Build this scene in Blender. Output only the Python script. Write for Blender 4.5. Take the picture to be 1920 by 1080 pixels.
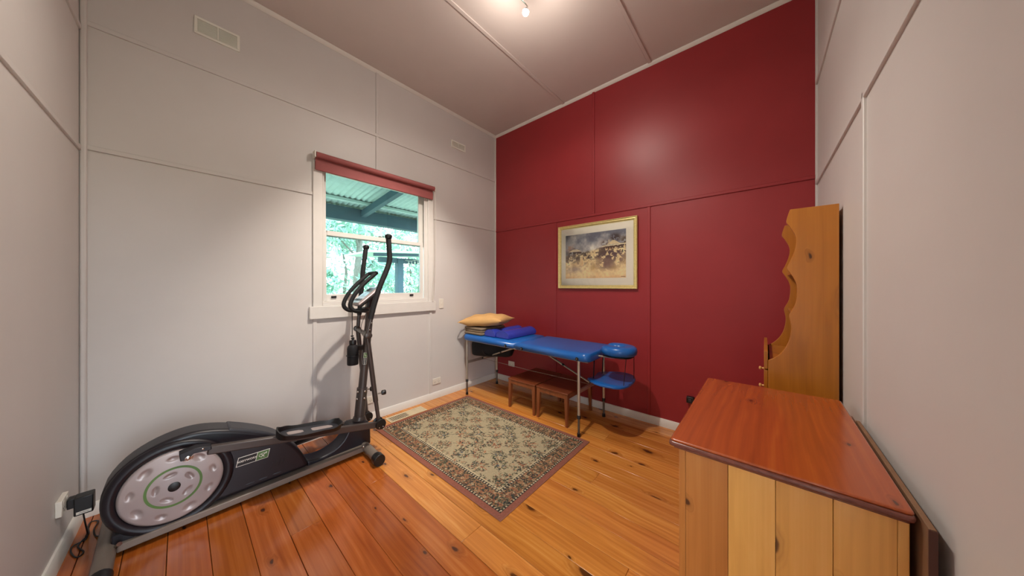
import bpy, bmesh, math, random
import numpy as np
from mathutils import Vector, Matrix, Quaternion
R = math.radians
rng = random.Random(7)
for o in list(bpy.data.objects):
    bpy.data.objects.remove(o)
scene = bpy.context.scene
COL = scene.collection

# ------------------------------------------------------------------ camera
FPX = 543.0
CAM_H = 1.40
YAW = math.atan((1434 - 960) / FPX)
cd = bpy.data.cameras.new('camera')
cam = bpy.data.objects.new('camera', cd)
COL.objects.link(cam)
cd.sensor_width = 36.0
cd.lens = 36.0 * FPX / 1920.0
cd.shift_y = -4.0 / 1920.0
cd.clip_start = 0.02
cam.location = (0, 0, CAM_H)
cam.rotation_euler = (R(90), 0, YAW)
scene.camera = cam

# ------------------------------------------------------------------ world, exposure
world = bpy.data.worlds.new('world')
scene.world = world
world.use_nodes = True
wn = world.node_tree.nodes
wn['Background'].inputs[0].default_value = (0.80, 0.90, 1.0, 1)
wn['Background'].inputs[1].default_value = 7.5
scene.view_settings.view_transform = 'Standard'
scene.view_settings.look = 'None'
scene.view_settings.exposure = 0.34
scene.view_settings.gamma = 1.0
scene.view_settings.use_curve_mapping = False
LAMP_WARM = (1.0, 0.90, 0.80)
LAMP_A, LAMP_B, FILL_C, FILL_D = 21.0, 260.0, 150.0, 64.0

# ------------------------------------------------------------------ room sizes
XW, YR, XR, YL, ZC = -3.097, 3.164, 0.297, -0.396, 3.68


# ------------------------------------------------------------------ helpers
def lin(h):
    h = h.lstrip('#')
    v = [int(h[i:i + 2], 16) / 255 for i in (0, 2, 4)]
    return tuple(x / 12.92 if x <= .04045 else ((x + .055) / 1.055) ** 2.4 for x in v)


def V(*a):
    return Vector(a)


class MB:
    def __init__(s):
        s.v = []
        s.f = []

    def add(s, vs, fs):
        b = len(s.v)
        s.v += [tuple(v) for v in vs]
        s.f += [tuple(i + b for i in f) for f in fs]
        return s

    def box(s, x0, x1, y0, y1, z0, z1):
        vs = [(x, y, z) for x in (x0, x1) for y in (y0, y1) for z in (z0, z1)]
        return s.add(vs, [(0, 1, 3, 2), (4, 6, 7, 5), (0, 4, 5, 1), (2, 3, 7, 6), (0, 2, 6, 4), (1, 5, 7, 3)])

    def obox(s, c, ax, ay, az):
        c, ax, ay, az = map(Vector, (c, ax, ay, az))
        vs = [c + i * ax + j * ay + k * az for i in (-1, 1) for j in (-1, 1) for k in (-1, 1)]
        return s.add(vs, [(0, 1, 3, 2), (4, 6, 7, 5), (0, 4, 5, 1), (2, 3, 7, 6), (0, 2, 6, 4), (1, 5, 7, 3)])

    def bar(s, p, q, w, h, side=(1, 0, 0)):
        p, q = Vector(p), Vector(q)
        d = (q - p) / 2
        n = d.normalized()
        a = Vector(side)
        a = (a - n * a.dot(n)).normalized()
        b = n.cross(a)
        return s.obox((p + q) / 2, a * w / 2, d, b * h / 2)

    def tube(s, pts, r, n=10, closed=False, caps=True):
        pts = [Vector(p) for p in pts]
        m = len(pts)
        rr = r if isinstance(r, (list, tuple)) else [r] * m
        vs, fs = [], []
        prev = None
        for i, p in enumerate(pts):
            if closed:
                t = pts[(i + 1) % m] - pts[i - 1]
            else:
                t = pts[min(i + 1, m - 1)] - pts[max(i - 1, 0)]
            t.normalize()
            if prev is None:
                a = Vector((0, 0, 1)) if abs(t.z) < .9 else Vector((1, 0, 0))
                a = (a - t * a.dot(t)).normalized()
            else:
                a = (prev - t * prev.dot(t)).normalized()
            prev = a
            b = t.cross(a)
            for k in range(n):
                ang = 2 * math.pi * k / n
                vs.append(p + (a * math.cos(ang) + b * math.sin(ang)) * rr[i])
        rng_ = m if closed else m - 1
        for i in range(rng_):
            j = (i + 1) % m
            for k in range(n):
                l = (k + 1) % n
                fs.append((i * n + k, i * n + l, j * n + l, j * n + k))
        if caps and not closed:
            fs.append(tuple(reversed(range(n))))
            fs.append(tuple(range((m - 1) * n, m * n)))
        return s.add(vs, fs)

    def cyl(s, p, q, r0, r1=None, n=16):
        return s.tube([p, q], [r0, r0 if r1 is None else r1], n)

    def lathe(s, prof, o, ax=(0, 0, 1), n=24):
        """prof: list of (radius, height along ax)"""
        o, ax = Vector(o), Vector(ax).normalized()
        a = Vector((0, 0, 1)) if abs(ax.z) < .9 else Vector((1, 0, 0))
        a = (a - ax * a.dot(ax)).normalized()
        b = ax.cross(a)
        vs, fs = [], []
        for r, h in prof:
            for k in range(n):
                t = 2 * math.pi * k / n
                vs.append(o + ax * h + (a * math.cos(t) + b * math.sin(t)) * max(r, 1e-5))
        for i in range(len(prof) - 1):
            for k in range(n):
                l = (k + 1) % n
                fs.append((i * n + k, i * n + l, (i + 1) * n + l, (i + 1) * n + k))
        fs.append(tuple(reversed(range(n))))
        fs.append(tuple(range((len(prof) - 1) * n, len(prof) * n)))
        return s.add(vs, fs)

    def prism(s, poly, ax, a0, a1):
        """poly in the two other axes (cyclic order kept: x->(y,z) y->(x,z) z->(x,y))"""
        n = len(poly)

        def P(u, v, w):
            return {'x': (w, u, v), 'y': (u, w, v), 'z': (u, v, w)}[ax]
        vs = [P(u, v, a0) for u, v in poly] + [P(u, v, a1) for u, v in poly]
        fs = [tuple(range(n)), tuple(reversed(range(n, 2 * n)))]
        fs += [(i, (i + 1) % n, (i + 1) % n + n, i + n) for i in range(n)]
        return s.add(vs, fs)

    def ellipsoid(s, c, rx, ry, rz, n=14, m=8):
        vs, fs = [], []
        for i in range(m + 1):
            t = math.pi * i / m
            for k in range(n):
                a = 2 * math.pi * k / n
                vs.append((c[0] + rx * math.sin(t) * math.cos(a) + 0, c[1] + ry * math.sin(t) * math.sin(a), c[2] + rz * math.cos(t)))
        for i in range(m):
            for k in range(n):
                l = (k + 1) % n
                fs.append((i * n + k, (i + 1) * n + k, (i + 1) * n + l, i * n + l))
        return s.add(vs, fs)

    def mesh(s, name, smooth=None):
        me = bpy.data.meshes.new(name)
        me.from_pydata(s.v, [], s.f)
        bm = bmesh.new()
        bm.from_mesh(me)
        bmesh.ops.remove_doubles(bm, verts=bm.verts, dist=1e-6)
        bmesh.ops.recalc_face_normals(bm, faces=bm.faces)
        bm.to_mesh(me)
        bm.free()
        if smooth:
            me.shade_smooth()
            me.set_sharp_from_angle(angle=R(smooth))
        return me

    def build(s, name, mat, parent=None, bevel=0, seg=2, smooth=40, subd=0):
        me = s.mesh(name, smooth)
        return link(name, me, mat, parent, bevel, seg, subd)


def link(name, me, mat, parent=None, bevel=0, seg=2, subd=0):
    o = bpy.data.objects.new(name, me)
    COL.objects.link(o)
    if mat is not None and not me.materials:
        me.materials.append(mat)
    if parent is not None:
        setpar(o, parent)
    if bevel:
        b = o.modifiers.new('bevel', 'BEVEL')
        b.width = bevel
        b.segments = seg
        b.limit_method = 'ANGLE'
        b.angle_limit = R(40)
        b.harden_normals = False
        me.shade_smooth()
        if seg < 3:
            me.set_sharp_from_angle(angle=R(60))
    if subd:
        m = o.modifiers.new('subd', 'SUBSURF')
        m.levels = m.render_levels = subd
    return o


def wmat(o):
    """world matrix from locs (no depsgraph needed)"""
    m = o.matrix_basis.copy()
    if o.parent:
        m = wmat(o.parent) @ o.matrix_parent_inverse @ m
    return m


def setpar(o, parent):
    o.parent = parent
    o.matrix_parent_inverse = wmat(parent).inverted()


def tag(o, label=None, cat=None, group=None, kind=None):
    if label:
        o['label'] = label
    if cat:
        o['category'] = cat
    if group:
        o['group'] = group
    if kind:
        o['kind'] = kind
    return o


def thing(name, loc, label, cat, group=None, kind=None):
    o = bpy.data.objects.new(name, None)
    COL.objects.link(o)
    o.location = loc
    o.empty_display_size = .1
    return tag(o, label, cat, group, kind)


def spline(pts, n=8):
    """Catmull-Rom through pts"""
    P = [Vector(p) for p in pts]
    P = [P[0] * 2 - P[1]] + P + [P[-1] * 2 - P[-2]]
    out = []
    for i in range(1, len(P) - 2):
        for k in range(n):
            t = k / n
            a, b, c, d = P[i - 1], P[i], P[i + 1], P[i + 2]
            out.append(.5 * ((2 * b) + (c - a) * t + (2 * a - 5 * b + 4 * c - d) * t * t + (3 * b - a - 3 * c + d) * t ** 3))
    out.append(P[-2])
    return out


# ------------------------------------------------------------------ materials
def newmat(name):
    m = bpy.data.materials.new(name)
    m.use_nodes = True
    nt = m.node_tree
    return m, nt, nt.nodes['Principled BSDF']


def nd(nt, t, **kw):
    n = nt.nodes.new(t)
    for k, v in kw.items():
        setattr(n, k, v)
    return n


def plain(name, col, rough=.5, metal=0., var=.06, scale=14., bump=.0, bscale=200., spec=.5, coat=0., stretch=(1, 1, 1)):
    if isinstance(col, str):
        col = lin(col)
    m, nt, b = newmat(name)
    L = nt.links.new
    tc = nd(nt, 'ShaderNodeTexCoord')
    mp = nd(nt, 'ShaderNodeMapping')
    mp.inputs['Scale'].default_value = stretch
    L(tc.outputs['Object'], mp.inputs[0])
    no = nd(nt, 'ShaderNodeTexNoise')
    no.inputs['Scale'].default_value = scale
    no.inputs['Detail'].default_value = 4
    L(mp.outputs[0], no.inputs['Vector'])
    mr = nd(nt, 'ShaderNodeMapRange')
    mr.inputs[1].default_value = .3
    mr.inputs[2].default_value = .7
    mr.inputs[3].default_value = 1 - var
    mr.inputs[4].default_value = 1 + var
    L(no.outputs[0], mr.inputs[0])
    mx = nd(nt, 'ShaderNodeVectorMath', operation='SCALE')
    mx.inputs[0].default_value = col[:3]
    L(mr.outputs[0], mx.inputs['Scale'])
    L(mx.outputs[0], b.inputs['Base Color'])
    b.inputs['Roughness'].default_value = rough
    b.inputs['Metallic'].default_value = metal
    b.inputs['Specular IOR Level'].default_value = spec
    b.inputs['Coat Weight'].default_value = coat
    if bump:
        n2 = nd(nt, 'ShaderNodeTexNoise')
        n2.inputs['Scale'].default_value = bscale
        n2.inputs['Detail'].default_value = 3
        L(tc.outputs['Object'], n2.inputs['Vector'])
        bp = nd(nt, 'ShaderNodeBump')
        bp.inputs['Strength'].default_value = bump
        bp.inputs['Distance'].default_value = .004
        L(n2.outputs[0], bp.inputs['Height'])
        L(bp.outputs[0], b.inputs['Normal'])
    return m


def wood(name, light, mid, dark, axis='x', knots=.55, rough=.3, coat=0., objcol=False, kscale=1., grain=1.):
    """pine boards: streaked grain along axis, arches and dark oval knots"""
    m, nt, b = newmat(name)
    L = nt.links.new
    tc = nd(nt, 'ShaderNodeTexCoord')
    oi = nd(nt, 'ShaderNodeObjectInfo')
    cb = nd(nt, 'ShaderNodeCombineXYZ')
    for i, k in enumerate((37.1, 23.7, 11.3)):
        mu = nd(nt, 'ShaderNodeMath', operation='MULTIPLY')
        mu.inputs[1].default_value = k
        L(oi.outputs['Random'], mu.inputs[0])
        L(mu.outputs[0], cb.inputs[i])
    ad = nd(nt, 'ShaderNodeVectorMath', operation='ADD')
    L(tc.outputs['Object'], ad.inputs[0])
    L(cb.outputs[0], ad.inputs[1])

    def mapped(g, c):
        s = [c, c, c]
        s['xyz'.index(axis)] = g
        mp = nd(nt, 'ShaderNodeVectorMath', operation='MULTIPLY')
        mp.inputs[1].default_value = s
        L(ad.outputs[0], mp.inputs[0])
        return mp.outputs[0]

    def noise(vec, scale, detail=3, dist=0.):
        n = nd(nt, 'ShaderNodeTexNoise')
        n.inputs['Scale'].default_value = scale
        n.inputs['Detail'].default_value = detail
        n.inputs['Distortion'].default_value = dist
        L(vec, n.inputs['Vector'])
        return n.outputs[0]

    def math_(op, a, b_=None, c=None):
        n = nd(nt, 'ShaderNodeMath', operation=op)
        for i, x in enumerate((a, b_, c)):
            if x is None:
                continue
            if isinstance(x, (int, float)):
                n.inputs[i].default_value = x
            else:
                L(x, n.inputs[i])
        return n.outputs[0]

    def mrange(x, a, b_, c, d):
        n = nd(nt, 'ShaderNodeMapRange', interpolation_type='SMOOTHSTEP')
        for i, k in enumerate((a, b_, c, d)):
            n.inputs[i + 1].default_value = k
        L(x, n.inputs[0])
        return n.outputs[0]

    # knots
    sp = nd(nt, 'ShaderNodeSeparateXYZ')
    L(ad.outputs[0], sp.inputs[0])
    gi = 'xyz'.index(axis)
    ci = [i for i in range(3) if i != gi]
    kc = nd(nt, 'ShaderNodeCombineXYZ')
    L(math_('MULTIPLY', sp.outputs[gi], 2.4 * kscale), kc.inputs[0])
    L(math_('MULTIPLY', math_('ADD', sp.outputs[ci[0]], sp.outputs[ci[1]]), 5.2 * kscale), kc.inputs[1])
    kv = kc.outputs[0]
    wob = nd(nt, 'ShaderNodeTexNoise')
    wob.inputs['Scale'].default_value = 4.0
    L(kv, wob.inputs['Vector'])
    kv2 = nd(nt, 'ShaderNodeVectorMath', operation='MULTIPLY_ADD')
    L(wob.outputs[1], kv2.inputs[0])
    kv2.inputs[1].default_value = (.16, .16, .16)
    L(kv, kv2.inputs[2])
    vo = nd(nt, 'ShaderNodeTexVoronoi', voronoi_dimensions='2D')
    vo.inputs['Scale'].default_value = 1.0
    L(kv2.outputs[0], vo.inputs['Vector'])
    sx = nd(nt, 'ShaderNodeSeparateColor')
    L(vo.outputs['Color'], sx.inputs[0])
    on = math_('GREATER_THAN', sx.outputs[0], 1 - knots)
    size = math_('MULTIPLY_ADD', math_('POWER', sx.outputs[1], 2.0), .085, .028)
    rel = math_('DIVIDE', vo.outputs['Distance'], size)
    core = math_('MULTIPLY', mrange(rel, .55, 1.15, 1, 0), on)
    halo = math_('MULTIPLY', mrange(rel, .8, 3.4, 1, 0), on)
    # arches bend round knots
    warp = math_('MULTIPLY', halo, .9)
    wn_ = noise(mapped(1.1, 4.0), 1.0, 2)
    gv = mapped(.45, 34.0 * grain)
    gs = nd(nt, 'ShaderNodeVectorMath', operation='ADD')
    L(gv, gs.inputs[0])
    w2 = math_('ADD', math_('MULTIPLY', wn_, 4.0), math_('MULTIPLY', warp, 2.0))
    L(w2, gs.inputs[1])
    fine = noise(gs.outputs[0], 1.0, 5)
    fine2 = noise(mapped(1.2, 150.0 * grain), 1.0, 3)
    broad = noise(mapped(.8, 7.0), 1.0, 2, .6)
    wv = nd(nt, 'ShaderNodeTexWave', wave_type='BANDS', bands_direction='Y' if axis != 'y' else 'X')
    wv.inputs['Scale'].default_value = .30
    wv.inputs['Distortion'].default_value = 2.0
    wv.inputs['Detail'].default_value = 1
    L(gs.outputs[0], wv.inputs['Vector'])
    t = math_('ADD', math_('ADD', math_('MULTIPLY', fine, .42), math_('MULTIPLY', fine2, .22)), math_('ADD', math_('MULTIPLY', broad, .34), math_('MULTIPLY', wv.outputs[1], .07)))
    cr = nd(nt, 'ShaderNodeValToRGB')
    e = cr.color_ramp.elements
    e[0].position = .28
    e[0].color = (*lin(dark), 1)
    e[1].position = .80
    e[1].color = (*lin(light), 1)
    x = cr.color_ramp.elements.new(.55)
    x.color = (*lin(mid), 1)
    L(t, cr.inputs[0])
    col = cr.outputs[0]
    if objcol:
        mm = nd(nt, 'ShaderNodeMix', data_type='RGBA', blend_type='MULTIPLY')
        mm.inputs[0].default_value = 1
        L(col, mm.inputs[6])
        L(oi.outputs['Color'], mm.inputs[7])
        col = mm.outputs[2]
    m1 = nd(nt, 'ShaderNodeMix', data_type='RGBA')
    L(math_('MULTIPLY', halo, .38), m1.inputs[0])
    L(col, m1.inputs[6])
    m1.inputs[7].default_value = (*[c * .55 for c in lin(dark)], 1)
    m2 = nd(nt, 'ShaderNodeMix', data_type='RGBA')
    L(math_('MULTIPLY', core, .85), m2.inputs[0])
    L(m1.outputs[2], m2.inputs[6])
    m2.inputs[7].default_value = (*lin('#33160a'), 1)
    L(m2.outputs[2], b.inputs['Base Color'])
    b.inputs['Roughness'].default_value = rough
    b.inputs['Coat Weight'].default_value = coat
    b.inputs['Coat Roughness'].default_value = .12
    bp = nd(nt, 'ShaderNodeBump')
    bp.inputs['Strength'].default_value = .08
    bp.inputs['Distance'].default_value = .002
    L(fine, bp.inputs['Height'])
    L(bp.outputs[0], b.inputs['Normal'])
    return m


def vcol(name, rough=.9, bump=0., bscale=700, spec=.2):
    m, nt, b = newmat(name)
    a = nd(nt, 'ShaderNodeAttribute', attribute_name='col')
    nt.links.new(a.outputs[0], b.inputs['Base Color'])
    b.inputs['Roughness'].default_value = rough
    b.inputs['Specular IOR Level'].default_value = spec
    if bump:
        n2 = nd(nt, 'ShaderNodeTexNoise')
        n2.inputs['Scale'].default_value = bscale
        bp = nd(nt, 'ShaderNodeBump')
        bp.inputs['Strength'].default_value = bump
        bp.inputs['Distance'].default_value = .003
        nt.links.new(n2.outputs[0], bp.inputs['Height'])
        nt.links.new(bp.outputs[0], b.inputs['Normal'])
    return m


def glassy(name, tint=(1, 1, 1), refl=.06):
    m, nt, b = newmat(name)
    nt.nodes.remove(b)
    tr = nd(nt, 'ShaderNodeBsdfTransparent')
    tr.inputs[0].default_value = (*tint, 1)
    gl = nd(nt, 'ShaderNodeBsdfGlossy')
    gl.inputs['Roughness'].default_value = .02
    fr = nd(nt, 'ShaderNodeFresnel')
    fr.inputs[0].default_value = 1.45
    mx = nd(nt, 'ShaderNodeMixShader')
    nt.links.new(fr.outputs[0], mx.inputs[0])
    nt.links.new(tr.outputs[0], mx.inputs[1])
    nt.links.new(gl.outputs[0], mx.inputs[2])
    nt.links.new(mx.outputs[0], nt.nodes['Material Output'].inputs[0])
    return m


def emit(name, col, s):
    m, nt, b = newmat(name)
    b.inputs['Emission Color'].default_value = (*col, 1)
    b.inputs['Emission Strength'].default_value = s
    b.inputs['Base Color'].default_value = (*col, 1)
    return m


M = {}
M['wall'] = plain('cream wall paint', '#cbc6c2', .45, var=.02, scale=3, bump=.05, bscale=40)
M['ceiling'] = plain('ceiling paint', '#cfc3bc', .5, var=.02, scale=3, bump=.04, bscale=40)
M['trim'] = plain('white gloss trim', '#dcd8d0', .35, var=.02)
M['wtrim'] = plain('white window paint', '#d6d2cc', .35, var=.02)
M['red'] = plain('burgundy satin paint', '#932a2e', .42, var=.04, scale=4, bump=.05, bscale=40, spec=.42)
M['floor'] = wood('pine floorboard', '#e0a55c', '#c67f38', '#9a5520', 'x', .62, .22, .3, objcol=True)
M['subfloor'] = plain('dark subfloor', '#20130c', .9)
M['dtop'] = wood('red stained pine', '#ae5a22', '#9c481c', '#853a15', 'y', .55, .25, .35, kscale=1.25)
M['dside'] = wood('honey pine', '#f0be72', '#e4ab58', '#cc9044', 'z', .5, .35, .15, kscale=1.2)
M['dside2'] = wood('brown pine stile', '#c98a48', '#b87638', '#94581f', 'z', .1, .35, .15)
M['hutch'] = wood('amber pine', '#bd7a2c', '#ad6b20', '#965a18', 'z', .45, .33, .2, kscale=.95)
M['dedge'] = plain('worn purple brown varnish', '#6a3c32', .22, var=.25, scale=60, stretch=(1, 1, 3))
M['pineknob'] = plain('pale pine knob', '#d0a060', .35)
M['stool'] = wood('brown stained timber', '#8a4a26', '#73391c', '#532612', 'x', .05, .35, .15)
M['stoolleg'] = wood('brown stained leg', '#9a5a30', '#804422', '#5c2e14', 'z', .0, .35, .15)
M['blue'] = plain('blue vinyl', '#195ca6', .28, var=.06, scale=6, bump=.05, bscale=60)
M['blue2'] = plain('violet blue vinyl', '#2c3a9a', .25, var=.06, scale=6, bump=.06, bscale=40)
M['alu'] = plain('brushed aluminium', '#b9b4a8', .35, .85, var=.05)
M['alud'] = plain('dark leg extension', '#6b6258', .4, .7, var=.05)
M['black'] = plain('black plastic', '#0d0d0f', .4, var=.1)
M['blackf'] = plain('black nylon', '#0b0c10', .8, var=.2, bump=.2, bscale=300)
M['foam'] = plain('black foam grip', '#0e0e10', .7, var=.1, bump=.15, bscale=400)
M['hous'] = plain('dark charcoal shell', '#15131b', .38, var=.05, bump=.04, bscale=300)
M['hous2'] = plain('charcoal textured shell', '#2a2c33', .45, var=.05, bump=.15, bscale=350)
M['steel'] = plain('grey brown painted steel', '#4b4340', .35, .35, var=.05)
M['steel2'] = plain('warm grey steel tube', '#80756b', .38, .3, var=.05)
M['silver'] = plain('silver plastic', '#a89c9a', .32, .25, var=.03)
M['green'] = plain('green paint', '#5d7f45', .5)
M['greenl'] = plain('green badge', '#4f7040', .5)
M['white'] = plain('white plastic', '#d8d2c6', .4, var=.02)
M['whitep'] = plain('white print', '#d8d4cc', .6, var=.02)
M['chrome'] = plain('chrome', '#c0bbb5', .15, 1.)
M['screen'] = plain('grey screen', '#7e8a90', .15, var=.1)
M['gold'] = plain('pale gold frame', '#dcc884', .35, .35, var=.12, scale=60)
M['mat'] = plain('cream mount board', '#fbf4e2', .8, var=.02)
M['blind'] = plain('dusty pink blind', '#96504e', .7, var=.05, bump=.1, bscale=500)
M['tan'] = plain('tan cotton', '#c89c62', .85, var=.05, scale=10, bump=.25, bscale=30)
M['towel'] = plain('grey brown wool', '#7b6a55', .95, var=.12, bump=.3, bscale=250)
M['vent'] = plain('pale vent plastic', '#e6e5da', .5, var=.02)
M['cream'] = plain('cream steel', '#c8b896', .5)
M['brownb'] = plain('brown hardboard', '#7a5a40', .7, var=.1)
M['dkbrown'] = plain('dark brown board edge', '#4a2a20', .7)
M['beam'] = plain('slate painted timber', '#34505c', .6, var=.1)
M['roofm'] = plain('pale green roofing', '#b2c6c0', .55, var=.06)
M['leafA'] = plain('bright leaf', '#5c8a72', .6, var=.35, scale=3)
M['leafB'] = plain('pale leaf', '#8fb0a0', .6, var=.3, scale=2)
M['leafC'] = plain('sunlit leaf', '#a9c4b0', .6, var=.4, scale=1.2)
M['bark'] = plain('bark', '#6c6a60', .9, var=.2)
M['ground'] = plain('dry grass', '#a2aa8c', .95, var=.15, scale=2)
M['conc'] = plain('pale concrete', '#b0b0a8', .8, var=.08)
M['glass'] = glassy('window glass', (.85, .965, .97))
M['pglass'] = glassy('picture glass')
M['cable'] = plain('black cable', '#0a0a0a', .5)
M['redwire'] = plain('steel wire', '#a79f95', .35, .6)
M['bulb'] = emit('lit bulb', (1.0, .95, .88), 30.0)
M['rug'] = vcol('woven rug', .95, .5, 900, .05)
M['art'] = vcol('watercolour print', .7)
M['rugside'] = plain('rug binding', '#8a5a48', .95)


# ================================================================== STRUCTURE
# ---- floor boards
floor = tag(MB().box(XW - .1, XR + .1, YL - .15, YR + .05, -.06, -.022).build('floor', M['subfloor']),
            'polished knotty pine floor of wide boards', 'floor', kind='structure')
PITCH = .1508
k0 = -5
joints = {9: [-.507], 13: [-.93], 7: [-1.25], 3: [-2.0], 11: [-1.9], 5: [-.9], 1: [-1.7], 15: [-2.2], 17: [-1.1], 18: [-2.3], 8: [-2.5], 6: [-2.1], 12: [-.2], 4: [-.4]}
REDS = {-1: .75, 0: .8, 1: .85, 2: .72, 3: .8, 4: .7, 5: .82, 6: .95}
for k in range(k0, 25):
    y0 = .105 + PITCH * (k - 1)
    y1 = y0 + PITCH
    y0, y1 = max(y0, YL - .12), min(y1, YR - .001)
    if y1 - y0 < .02:
        continue
    xs = [XW + .001] + joints.get(k, []) + [XR + .06]
    for a, b in zip(xs, xs[1:]):
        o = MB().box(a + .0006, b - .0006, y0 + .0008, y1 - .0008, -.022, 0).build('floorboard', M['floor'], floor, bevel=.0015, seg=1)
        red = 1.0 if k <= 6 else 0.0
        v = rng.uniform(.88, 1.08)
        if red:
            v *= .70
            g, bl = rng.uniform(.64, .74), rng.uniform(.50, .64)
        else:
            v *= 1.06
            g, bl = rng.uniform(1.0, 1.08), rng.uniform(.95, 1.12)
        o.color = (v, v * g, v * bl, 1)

# ---- ceiling with cover strips
ceil = tag(MB().box(XW - .1, XR + .1, YL - .15, YR + .1, ZC, ZC + .1).build('ceiling', M['ceiling']),
           'pale beige sheeted ceiling with cover strips', 'ceiling', kind='structure')
cx = [XW - .1, -1.89, -.88, XR + .1]
for a, b in zip(cx, cx[1:]):
    MB().box(a + .002, b - .002, YL - .14, YR + .05, ZC - .006, ZC).build('ceiling_panel', M['ceiling'], ceil, bevel=.002, seg=1)
for x in cx[1:-1]:
    MB().box(x - .017, x + .017, YL - .14, YR - .02, ZC - .016, ZC - .006).build('cover_strip', M['ceiling'], ceil, bevel=.004)


# ---- walls
def wall(name, org, rot, length, mat, panels, strips, label, hole=None, thick=.16):
    m = MB()
    if hole:
        u0, u1, z0, z1 = hole
        m.box(-.2, u0, -thick, -.006, -.06, ZC + .05)
        m.box(u1, length + .2, -thick, -.006, -.06, ZC + .05)
        m.box(u0, u1, -thick, -.006, -.06, z0)
        m.box(u0, u1, -thick, -.006, z1, ZC + .05)
    else:
        m.box(-.2, length + .2, -thick, -.006, -.06, ZC + .05)
    w = m.build(name, mat, smooth=None)
    w.location = (org[0], org[1], 0)
    w.rotation_euler = (0, 0, R(rot))
    tag(w, label, 'wall', kind='structure')

    def put(mb, nm, mt, bev):
        o = mb.build(nm, mt, None, bevel=bev, seg=1 if nm == 'panel' else 2)
        o.parent = w
        return o
    for pn_ in panels:
        if isinstance(pn_, list):
            put(MB().prism(pn_, 'y', -.006, 0), 'panel', mat, .001)
            continue
        u0, u1, z0, z1 = pn_
        put(MB().box(u0 + .0015, u1 - .0015, -.006, 0, z0 + .0015, z1 - .0015), 'panel', mat, .001)
    for (u0, u1, z0, z1) in strips:
        d = .010
        put(MB().box(u0, u1, -.004, d, z0, z1), 'cover_strip', mat, .0035)
    return w


def hs(u0, u1, z, w=.03):
    return (u0, u1, z - w / 2, z + w / 2)


def vs_(u, z0, z1, w=.03):
    return (u - w / 2, u + w / 2, z0, z1)


# window wall : u = YR - y
uy = lambda y: YR - y
HO = (uy(1.985), uy(.862), 1.245, 2.53)          # opening
Lw = YR - YL
wall_window = wall('wall_window', (XW, YR), -90, Lw, M['wall'],
     [(0, uy(1.372), 2.99, ZC), (uy(1.372), Lw, 2.99, ZC),
      [(0, 2.24), (uy(2.022), 2.24), (uy(2.022), 2.53), (uy(1.372), 2.53), (uy(1.372), 2.99), (0, 2.99)],
      [(uy(1.372), 2.53), (uy(.807), 2.53), (uy(.807), 2.24), (Lw, 2.24), (Lw, 2.99), (uy(1.372), 2.99)],
      (uy(2.022), HO[0], 1.1, 2.53), (HO[1], uy(.807), 1.1, 2.53),
      (0, uy(2.022), 0, 2.24), (uy(2.022), uy(.807), 0, 1.1), (uy(.807), Lw, 0, 2.24), (HO[0], HO[1], 1.1, 1.245)],
     [hs(0, Lw, 2.993), hs(0, uy(2.06), 2.24), hs(uy(.79), Lw, 2.24), vs_(uy(1.372), 2.62, 2.978), vs_(uy(1.372), 3.008, ZC - .02),
      vs_(uy(2.022), .08, 1.1), vs_(uy(.807), .08, 1.1)],
     'cream sheeted wall with cover strips around the window', HO)
ux = lambda x: XR - x
Lr = XR - XW
wall_red = wall('wall_red', (XR, YR), 180, Lr, M['red'],
     [(0, ux(-1.501), 2.225, ZC), (ux(-1.501), Lr, 2.225, ZC), (0, ux(-.895), 0, 2.225), (ux(-.895), ux(-2.018), 0, 2.225), (ux(-2.018), Lr, 0, 2.225)],
     [hs(0, Lr, 2.225, .028), vs_(ux(-1.501), 2.239, ZC - .02, .028), vs_(ux(-.895), .08, 2.211, .028), vs_(ux(-2.018), .08, 2.211, .028)],
     'burgundy red feature wall of sheets and cover strips')
aR = .42
lenR = YR - YL + .2
orgR = (XR + lenR * math.sin(R(aR)), YR - lenR * math.cos(R(aR)))
ur = lambda y: lenR - (YR - y)
DU0, DU1 = ur(-.33), ur(.47)
wall_right = wall('wall_right', orgR, 90 + aR, lenR, M['wall'],
     [(0, lenR, 2.172, ZC), (0, DU0, 0, 2.172), (DU0, DU1, 2.05, 2.172), (DU1, ur(1.82), 0, 2.172), (ur(1.82), lenR, 0, 2.172)],
     [hs(0, lenR, 2.172), hs(ur(2.0), lenR, 2.92, .035), vs_(ur(1.82), .08, 2.187), vs_(lenR - .018, .08, ZC - .02, .04)],
     'cream sheeted wall to the right behind the chest', (DU0, DU1, -.06, 2.05))
# doorway added beside the camera, out of view, to admit cool fill light
dw = thing('added_doorway', (*orgR, 0), 'unseen open white doorway added in the right wall for fill daylight', 'doorway', kind='structure')
dw.rotation_euler = (0, 0, R(90 + aR))


def loc(mb, nm, mt, bev=.004):
    o = mb.build(nm, mt, None, bevel=bev)
    o.parent = dw
    return o


for u0, u1 in ((DU0 - .06, DU0 + .004), (DU1 - .004, DU1 + .06)):
    loc(MB().box(u0, u1, -.004, .018, 0, 2.11), 'architrave', M['trim'])
loc(MB().box(DU0 + .004, DU1 - .004, -.004, .018, 2.046, 2.11), 'architrave', M['trim'])
for u0, u1 in ((DU0, DU0 + .02), (DU1 - .02, DU1)):
    loc(MB().box(u0, u1, -.16, 0, 0, 2.05), 'jamb', M['trim'], .002)
loc(MB().box(DU0 + .02, DU1 - .02, -.16, 0, 2.03, 2.05), 'head_jamb', M['trim'], .002)
loc(MB().box(DU0 + .02, DU1 - .02, -.16, 0, -.02, .002), 'threshold', M['dside2'], .002)

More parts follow.
